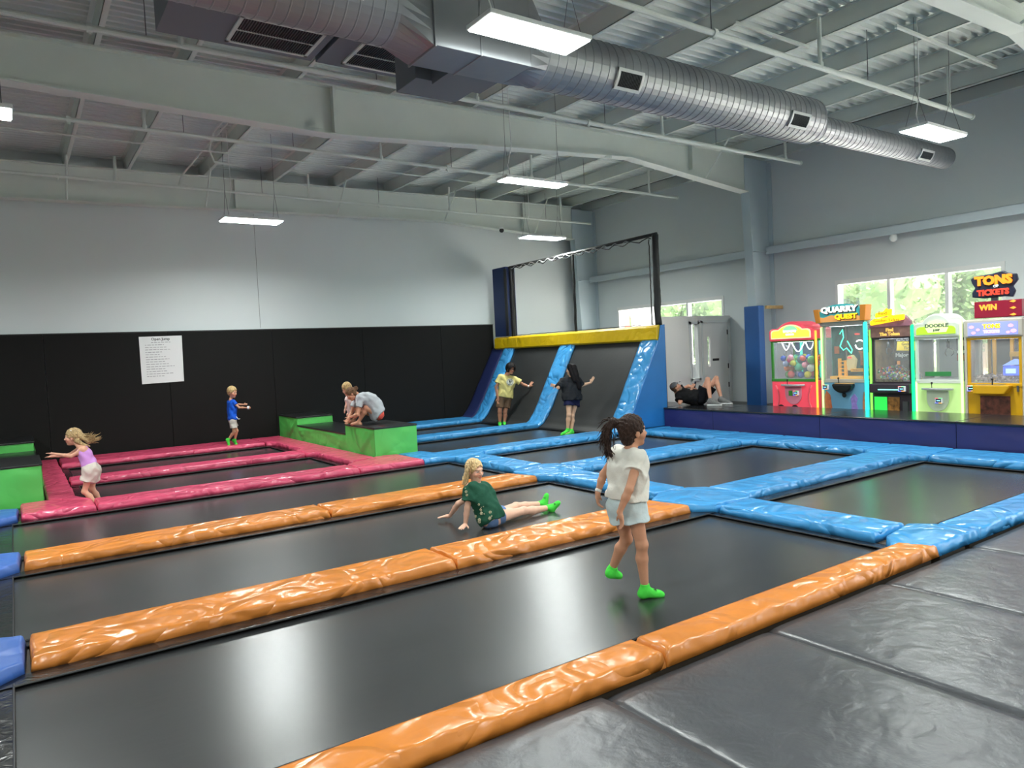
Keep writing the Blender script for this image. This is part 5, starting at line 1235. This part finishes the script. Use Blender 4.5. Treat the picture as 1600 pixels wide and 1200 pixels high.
# machine 2: tall prize machine with quarry scene
y1 = 8.66; w_ = .9
greyf = mat('warm grey frame', (176, 170, 160), .45); skyp = mat('pale blue art', (96, 148, 178), .5, emit=.08); ora = mat('orange header', (214, 134, 40), .5)
t = cabinet('prize_machine', 'tall prize machine with teal arched QUARRY QUEST header and cyan light strip', y1, w_, 2.2, skyp, greyf, 1.03, 2.12, back=mat('dim backing', (50, 92, 92), .6, var=(7, .5)))
obj('header_board', mpoly(B(), y1, [(-.02, 2.2), (w_+.02, 2.2), (w_+.02, 2.42)]+[(w_*.5+.4*math.cos(math.pi*i/12), 2.42+.13*math.sin(math.pi*i/12)) for i in range(13)]+[(-.02, 2.42)], -.09, -.02), mat('teal art', (60, 160, 165), .5, emit=.25), t, bevel=.01)
obj('header_sand', mpoly(B(), y1, [(0, 2.2), (w_, 2.2), (w_, 2.28), (w_*.8, 2.32), (w_*.55, 2.27), (w_*.3, 2.34), (w_*.1, 2.29), (0, 2.31)], -.098, -.088), mat('sand art', (226, 160, 90), .5, emit=.25), t)
bm = B(); mpoly(bm, y1, [(-.07, 2.19), (.03, 2.19), (.0, 2.47), (-.12, 2.47)], -.12, .1); mpoly(bm, y1, [(w_-.03, 2.19), (w_+.07, 2.19), (w_+.1, 2.5), (w_-.02, 2.5)], -.12, .1); obj('header_side_block', bm, ora, t, bevel=.01)
text('title_word', 'QUARRY', .155, MT(y1, .43, 2.44, -.1), emat('stone white', (226, 226, 218), .6), t, .02, .008, sx=1.22)
text('title_word_shadow', 'QUARRY', .155, MT(y1, .44, 2.425, -.095), mat('dark outline', (60, 60, 66), .6), t, .01, .014, sx=1.22)
text('title_word', 'QUEST', .13, MT(y1, .58, 2.29, -.105), emat('gold letters', (250, 196, 30), .7), t, .02, .006, sx=1.15)
text('title_word_shadow', 'QUEST', .13, MT(y1, .588, 2.28, -.099), mat('brown outline', (120, 70, 20), .6), t, .01, .012, sx=1.15)
obj('header_rail', mbox(B(), y1, -.02, w_+.02, 2.12, 2.2, -.05, .05), greyf, t, bevel=.01)
obj('top_cap', mbox(B(), y1, 0, w_, 2.16, 2.22, .05, .85), greyf, t)
obj('slope_panel', mpoly(B(), y1, [(.36, 2.1), (.84, 2.1), (.84, 1.3), (.66, 1.52)], .3, .33), mat('dark jungle art', (44, 60, 50), .6, var=(14, .5)), t)
obj('slope_panel', mpoly(B(), y1, [(.6, 1.6), (.84, 1.55), (.84, 1.3), (.64, 1.3), (.64, 1.48)], .28, .3), mat('rust art', (176, 92, 40), .5, var=(18, .3)), t)
bm = B(); tube(bm, [MF(y1, u, z, .2) for u, z in ((.26, 1.95), (.32, 2.04), (.34, 1.88), (.30, 1.8), (.26, 1.7), (.33, 1.62), (.40, 1.66), (.5, 1.55), (.52, 1.62), (.42, 1.8))], .009, 6); obj('neon_outline', bm, emat('green neon', (50, 235, 170), 3), t)
bm = B(); tube(bm, [MF(y1, .68+.09*math.cos(a), 1.72+.09*math.sin(a), .2) for a in [i*.3 for i in range(9)]], .012, 6); tube(bm, [MF(y1, .68+.09*math.cos(a), 1.72+.09*math.sin(a), .2) for a in [3.2+i*.3 for i in range(8)]], .012, 6); obj('light_ring', bm, emat('ring white', (255, 255, 255), 3), t)
obj('tower_sign', mbox(B(), y1, .1, .2, 1.55, 1.7, .25, .27), mat('rust art2', (186, 96, 40), .5), t)
text('sign_word', 'WIN', .05, MT(y1, .64, 1.93, .18), emat('red digits', (235, 60, 50), 1.2), t, .003)
bm = B()
for k in range(2): mbox(bm, y1, .2+.13*k, .25+.13*k, 1.05, 1.45-.04*k, .2, .26)
for k in range(5): mbox(bm, y1, .2, .38, 1.08+.075*k, 1.1+.075*k, .2, .24)
mbox(bm, y1, .08, .84, 1.03, 1.09, .1, .3); mbox(bm, y1, .5, .8, 1.18, 1.24, .15, .3); obj('gold_scaffold', bm, mat('gold plastic', (232, 172, 44), .4, emit=.15), t, bevel=.004)
obj('prize_box', mpoly(B(), y1, [(.4, 1.2), (.54, 1.2), (.58, 1.42), (.5, 1.52), (.4, 1.5), (.38, 1.35)], .2, .3), mat('cream plastic', (226, 206, 150), .5, emit=.1), t, bevel=.02)
obj('score_digits', mbox(B(), y1, .42, .5, 1.45, 1.48, .19, .2), emat('red digits', (235, 60, 50), 1.2), t)
text('floor_word', 'TICKETS', .05, MT(y1, .64, 1.21, .14), mat('brown outline', (120, 70, 20), .6), t, .003)
bm = B(); P = [(w_/2+.02+.22*math.cos(a), .95+.19*math.sin(a)) for a in [math.pi+math.pi*i/14 for i in range(15)]]; mpoly(bm, y1, P, -.14, .0); obj('control_bowl', bm, mat('black bowl', (24, 22, 22), .3), t, bevel=.03)
bm = B(); prism(bm, [(w_/2+.02+.21*math.cos(a), -.02-.12*abs(math.sin(a))) for a in [math.pi+math.pi*i/14 for i in range(15)]], lambda a, b, d: (XF+b, y1-a, d), .95, .965); obj('bowl_top', bm, mat('tan wood', (206, 160, 104), .5), t)
bm = B(); cyl(bm, MF(y1, .38, .96, -.08), MF(y1, .37, 1.05, -.08), .01, 6); sphere(bm, Vector(MF(y1, .37, 1.06, -.08)), .02, 8); obj('joystick', bm, M_rubber, t)
bm = B(); sphere(bm, Vector(MF(y1, .47, .72, -.05)), .05, 10, (.4, 1, 1)); obj('coin_button', bm, M_rubber, t)
reader(t, y1, .08, .88, -.09)
for nm, P, rgb in (('painted_rock', [(.02, .32), (.2, .32), (.17, .5), (.14, .72), (.06, .8), (.02, .7)], (196, 110, 70)), ('painted_rock', [(.56, .32), (.72, .32), (.74, .42), (.7, .55), (.73, .66), (.66, .75), (.58, .66), (.6, .5)], (140, 120, 190)), ('painted_rock', [(.82, .32), (.9, .32), (.9, .8), (.85, .78), (.83, .6)], (190, 110, 76))):
    obj(nm, mpoly(B(), y1, P, -.012, .0), mat('art %s' % (rgb,), rgb, .5, var=(14, .3), emit=.05), t, bevel=.004)
obj('light_block_panel', mbox(B(), y1, .012, .02, 1.03, 2.1, .3, .82), mat('teal block panel', (60, 130, 130), .6, var=(6, .4)), t); led(t, y1, w_, w_+.055, .32, 2.16, (40, 235, 210), 1.7, -.05, .0); led(t, y1, -.03, .0, .32, 2.1, (150, 235, 120), 1.6)  # teal panel added inside the left glass to block the bright window strip

# machine 3: dark prize machine with yellow bubble letters
y1 = 7.63; w_ = .76
dk = mat('plum black cabinet', (52, 42, 52), .45)
t = cabinet('prize_machine', 'dark plum prize machine with yellow bubble letter top, Major P sign and green light strip', y1, w_, 2.1, dk, dk, 1.0, 1.82, back=mat('amber backing', (120, 110, 90), .6, var=(8, .4)))
obj('header', mbox(B(), y1, 0, w_, 1.84, 2.04, -.04, .6), mat('brown art', (122, 92, 84), .5, emit=.15, var=(9, .4)), t, bevel=.01)
obj('header_top', mpoly(B(), y1, [(-.02, 2.04), (w_+.02, 2.04), (w_+.02, 2.13), (w_-.08, 2.24), (.3, 2.24), (.05, 2.16)], -.06, .02), mat('violet art', (140, 96, 110), .5, emit=.2, var=(8, .4)), t, bevel=.01)
ye = emat('glowing yellow letters', (250, 205, 20), 1.0)
bm = B(); mpoly(bm, y1, [(.14, 2.22), (.45, 2.26), (.46, 2.38), (.38, 2.36), (.36, 2.40), (.3, 2.33), (.15, 2.31)], -.12, -.05); mpoly(bm, y1, [(.05, 2.08), (.68, 2.16), (.69, 2.26), (.5, 2.25), (.42, 2.27), (.38, 2.22), (.12, 2.2), (.04, 2.16)], -.13, -.05); obj('bubble_letters', bm, ye, t, bevel=.02)
bl = mat('letter outline', (150, 100, 20), .5)
text('title_word', 'Find', .1, MT(y1, .3, 2.3, -.125), bl, t, .004, .0); text('title_word', 'Golden Ticket', .085, MT(y1, .37, 2.165, -.135), bl, t, .004, .0)
for s_, z in (('Find', 1.98), ('The Token', 1.90)): text('header_word', s_, .085, MT(y1, .38, z, -.045), emat('soft gold print', (226, 180, 90), .5), t, .006, .004)
obj('sign_board', mbox(B(), y1, .34, .74, 1.38, 1.8, .2, .22), M_rubber, t)
text('sign_line', 'Find The Golden', .045, MT(y1, .38, 1.775, .195), M_white, t, .002, 0, 'LEFT')
obj('ticket_shape', mpoly(B(), y1, [(.38, 1.58), (.74, 1.57), (.74, 1.74), (.40, 1.75)], .192, .2), emat('ticket yellow', (214, 190, 40), .4), t)
text('ticket_word', 'Gold', .08, MT(y1, .48, 1.7, .186), M_rubber, t, .002, 0, 'LEFT'); text('ticket_word', 'Tick', .08, MT(y1, .52, 1.62, .186), M_rubber, t, .002, 0, 'LEFT')
text('sign_line', 'Major P', .1, MT(y1, .36, 1.49, .195), M_white, t, .003, .004, 'LEFT')
claw(t, y1, .2, 1.65, .25, .9)
obj('amber_panel', mbox(B(), y1, .28, .33, 1.3, 1.78, .4, .42), mat('orange strip', (220, 140, 60), .5, emit=.3), t)
bm = B(); rg = random.Random(8); MS = [mat('sweet %d' % i, c_, .3) for i, c_ in enumerate([(200, 60, 50), (230, 190, 60), (70, 140, 70), (80, 110, 190), (200, 200, 200), (90, 70, 50)])]
for k in range(420):
    u = rg.uniform(.08, w_-.08); d = rg.uniform(.06, .7); z = 1.02+rg.random()*(.18+.1*math.sin(u*7))*.9
    n0 = len(bm.faces); sphere(bm, Vector(MF(y1, u, z, d)), rg.uniform(.018, .028), 6); bm.faces.ensure_lookup_table()
    mi = rg.randrange(6)
    for f_ in bm.faces[n0:]: f_.material_index = mi
o = obj('prize_capsules', bm, MS, None, smooth=True); tag(o, 'heap of tiny mixed prize capsules inside the dark plum machine', 'prizes', kind='stuff')
obj('control_panel', mbox(B(), y1, .0, w_, .78, .96, -.12, .02), dk, t, bevel=.02)
obj('glow_tray', mbox(B(), y1, .18, .56, .84, .855, -.14, -.1), emat('cyan glow', (120, 240, 200), 1.6), t); obj('prize_labels', mbox(B(), y1, .08, .6, .99, 1.04, -.02, -.012), mat('small label strip', (120, 116, 100), .5, var=(40, .6)), t)
reader(t, y1, .64, .87, -.17)
obj('green_screen', mbox(B(), y1, .04, .28, .34, .7, -.02, .0), emat('green panel', (40, 190, 70), .8), t)
obj('art_panel', mbox(B(), y1, .3, .52, .34, .7, -.015, .0), mat('gold brown art', (160, 110, 50), .5, var=(16, .7)), t)
obj('bill_slot', mbox(B(), y1, .58, .68, .42, .62, -.02, .0), M_metal, t)
obj('light_block_panel', mbox(B(), y1, .012, .02, 1.0, 1.8, .1, .82), mat('amber side art', (176, 140, 80), .6, var=(6, .4)), t); led(t, y1, w_, w_+.05, .32, 2.06, (20, 225, 120), 1.3); led(t, y1, -.035, .0, .32, 2.0, (120, 230, 70), 1.2)  # amber inner side, also put in to block the bright window strip

# machine 4: pale green claw machine
y1 = 6.81; w_ = .79
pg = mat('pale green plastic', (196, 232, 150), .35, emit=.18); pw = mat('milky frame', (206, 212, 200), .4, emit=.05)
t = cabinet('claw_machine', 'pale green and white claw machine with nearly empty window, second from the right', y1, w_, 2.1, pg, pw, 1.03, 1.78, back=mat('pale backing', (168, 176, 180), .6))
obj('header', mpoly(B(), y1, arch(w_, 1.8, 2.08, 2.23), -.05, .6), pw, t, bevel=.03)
obj('header_sign', mpoly(B(), y1, [(u+.06, z+1.86) for u, z in arch(w_*.85, 0, .14, .2)], -.062, -.045), emat('lime sign', (140, 206, 40), .9), t)
obj('sign_burst', mpoly(B(), y1, [(.27, 1.89), (.58, 1.89), (.62, 1.98), (.55, 2.08), (.41, 2.12), (.28, 2.08), (.22, 1.98)], -.068, -.06), emat('pale lime', (206, 230, 150), .8), t)
text('sign_word', 'DOODLE', .088, MT(y1, .42, 2.01, -.07), mat('grey letters', (96, 110, 96), .5), t, .006, .004, sx=1.1); text('sign_word', 'JUMP', .05, MT(y1, .42, 1.93, -.07), mat('grey letters', (96, 110, 96), .5), t, .006, .003)
bowl_front(t, y1, w_, .68, .19, pg, mat('milky recess', (190, 206, 180), .3, emit=.05), .9)
reader(t, y1, .43, .66, -.075); bm = B(); cyl(bm, MF(y1, .38, .38, -.03), MF(y1, .38, .38, 0), .06, 16); obj('round_button', bm, mat('brass button', (150, 120, 50), .3, metal=.5), t)
obj('prize_door', mpoly(B(), y1, [(.16+.07*math.cos(a), .32+.06*math.sin(a)) for a in [math.pi*i/10 for i in range(11)]], -.02, .0), M_rubber, t)
obj('window_decal', mbox(B(), y1, .17, .62, 1.1, 1.18, .004, .01), mat('dark green decal', (56, 140, 76), .5), t, bevel=.004)
claw(t, y1, .42, 1.6, .35, 1.0, M_rubber)
obj('poster', mbox(B(), y1, .5, .76, 1.35, 1.78, .5, .51), mat('dark poster', (60, 40, 36), .6), t); obj('poster_band', mbox(B(), y1, .51, .75, 1.36, 1.46, .49, .5), mat('rust poster', (170, 70, 40), .6), t); obj('poster_band', mbox(B(), y1, .51, .75, 1.49, 1.54, .49, .5), M_white, t)
text('poster_word', 'ty', .18, MT(y1, .66, 1.68, .49), mat('pink print', (226, 160, 150), .5), t, .003, .004)
led(t, y1, w_, w_+.035, .32, 2.1, (200, 245, 150), 1.1); led(t, y1, -.0, .03, .32, 1.0, (215, 245, 170), 1.0, -.012, .0)

# machine 5: yellow machine with ticket pile
y1 = 5.92; w_ = .84
yl = mat('amber yellow cabinet', (216, 164, 16), .4); ms = mat('silver beige frame', (190, 184, 172), .4)
t = cabinet('prize_machine', 'yellow prize machine with red WIN box and TONS OF TICKETS sign on top', y1, w_, 2.1, yl, yl, .98, 1.74, back=mat('grey green backing', (96, 108, 104), .6))
bm = B(); mbox(bm, y1, -.04, .0, ZF, 2.06, -.02, .3); mbox(bm, y1, w_, w_+.04, ZF, 2.06, -.02, .3); obj('side_trim', bm, ms, t, bevel=.01)
obj('header', mbox(B(), y1, -.03, w_+.03, 1.76, 2.08, -.04, .8), ms, t, bevel=.03)
obj('header_sign', mbox(B(), y1, .04, w_-.04, 1.8, 2.02, -.05, -.035), emat('lilac sign', (120, 130, 220), .8), t)
bm = B(); rg = random.Random(1)
for k, (u, z, r) in enumerate(((.1, 1.95, .04), (.13, 1.85, .035), (.7, 1.95, .04), (.74, 1.86, .045), (.2, 1.9, .03), (.66, 1.84, .03))): mpoly(bm, y1, [(u+r*math.cos(a), z+r*.7*math.sin(a)) for a in [i*.785 for i in range(8)]], -.056, -.05)
obj('sign_blobs', bm, emat('sign pinks', (236, 150, 170), .9), t)
text('sign_word', 'TONS', .1, MT(y1, .41, 1.95, -.056), emat('gold letters', (250, 196, 30), .7), t, .004, .006); text('sign_word', 'TICKETS', .065, MT(y1, .41, 1.86, -.056), emat('pale pink letters', (250, 190, 200), .9), t, .004, .004)
rb = obj('win_box', mbox(B(), y1, .14, .86, 2.1, 2.38, -.03, .5), mat('deep red box', (140, 22, 48), .35, emit=.12), t, bevel=.008)
text('win_word', 'WIN', .13, MT(y1, .36, 2.27, -.034), emat('amber win', (236, 150, 50), .7), rb, .004, .006)
bm = B()
for z in (2.13, 2.24, 2.35): mpoly(bm, y1, [(.68, z-.0), (.74, z-.02), (.78, z), (.74, z+.025)], -.04, -.03)
obj('box_arrows', bm, emat('amber win', (236, 150, 50), .7), rb)
tp_ = obj('top_sign', mpoly(B(), y1, [(.12, 2.46), (.3, 2.43), (.62, 2.44), (.74, 2.42), (.78, 2.52), (.74, 2.6), (.82, 2.7), (.8, 2.8), (.66, 2.83), (.6, 2.87), (.44, 2.84), (.2, 2.82), (.1, 2.78), (.12, 2.7), (.17, 2.62), (.12, 2.54)], -.06, .0), mat('midnight sign', (18, 26, 50), .5), t, bevel=.015)
obj('sign_post', mbox(B(), y1, .4, .5, 2.38, 2.44, -.02, .02), M_metal, t)
text('sign_word', 'TONS', .2, MT(y1, .46, 2.72, -.075), emat('orange letters', (238, 130, 30), .7), tp_, .012, .012, sx=1.05)
text('sign_word', 'OF', .06, MT(y1, .5, 2.62, -.08), M_white, tp_, .006, .004); text('sign_word', 'TICKETS', .13, MT(y1, .45, 2.52, -.07), emat('dark red letters', (190, 58, 40), .6), tp_, .01, .008, sx=.98)
bm = B(); mbox(bm, y1, .28, .33, .98, 1.74, .3, .34); mbox(bm, y1, .55, .6, .98, 1.74, .3, .34); mbox(bm, y1, .58, .8, 1.42, 1.5, .2, .4); obj('inner_post', bm, yl, t)
obj('inner_box', mbox(B(), y1, .6, .78, 1.32, 1.42, .25, .4), mat('brown box', (110, 70, 50), .5, var=(20, .5)), t)
claw(t, y1, .66, 1.66, .3, .8)
hs2 = thing('toy_house', 'blue toy ticket house lit inside the yellow machine', 'toy', MF(y1, .6, 1.12, .2))
obj('house_body', mbox(B(), y1, .5, .76, 1.1, 1.26, .12, .3), emat('house blue', (70, 100, 225), .6), hs2, bevel=.02); obj('house_roof', mpoly(B(), y1, [(.5, 1.27), (.8, 1.29), (.68, 1.38)], .1, .3), emat('roof blue', (120, 150, 235), .6), hs2); obj('house_window', mbox(B(), y1, .55, .7, 1.14, 1.22, .115, .12), emat('window blue', (150, 180, 250), .9), hs2)
bm = B(); rg = random.Random(6)
for k in range(900):
    u = rg.uniform(.08, w_-.08); d = rg.uniform(.05, .75); z = .99+rg.random()*(.09+.05*math.sin(u*5)); c0 = Vector(MF(y1, u, z, d)); a = Vector((rg.gauss(0, 1), rg.gauss(0, 1), rg.gauss(0, .5))).normalized()*.022; b_ = a.cross(Vector((rg.gauss(0, 1), rg.gauss(0, 1), rg.gauss(0, 1)))).normalized()*.011
    bm.faces.new([bm.verts.new(c0+q) for q in (a+b_, a-b_, -a-b_, -a+b_)])
o = obj('paper_tickets', bm, mat('ticket paper', (176, 164, 160), .8, var=(30, .5)), None); tag(o, 'heap of loose paper tickets inside the yellow machine', 'tickets', kind='stuff')
obj('control_panel', mpoly(B(), y1, [(.14, .8), (.62, .8), (.7, .92), (.7, .95), (.14, .95)], -.16, .0), yl, t, bevel=.015)
obj('panel_top', mbox(B(), y1, .16, .6, .951, .958, -.14, -.01), mat('grey panel', (120, 118, 116), .5), t)
bm = B(); cyl(bm, MF(y1, .42, .955, -.08), MF(y1, .42, 1.04, -.08), .01, 6); sphere(bm, Vector(MF(y1, .42, 1.05, -.08)), .02, 8); obj('joystick', bm, M_rubber, t)
reader(t, y1, .09, .89, -.1); obj('ticket_bin', mbox(B(), y1, .2, .66, .42, .76, -.012, .0), mat('dim bin art', (110, 60, 46), .5, var=(12, .7)), t); obj('key_lock', mbox(B(), y1, .76, .79, .84, .94, -.02, 0), M_metal, t)
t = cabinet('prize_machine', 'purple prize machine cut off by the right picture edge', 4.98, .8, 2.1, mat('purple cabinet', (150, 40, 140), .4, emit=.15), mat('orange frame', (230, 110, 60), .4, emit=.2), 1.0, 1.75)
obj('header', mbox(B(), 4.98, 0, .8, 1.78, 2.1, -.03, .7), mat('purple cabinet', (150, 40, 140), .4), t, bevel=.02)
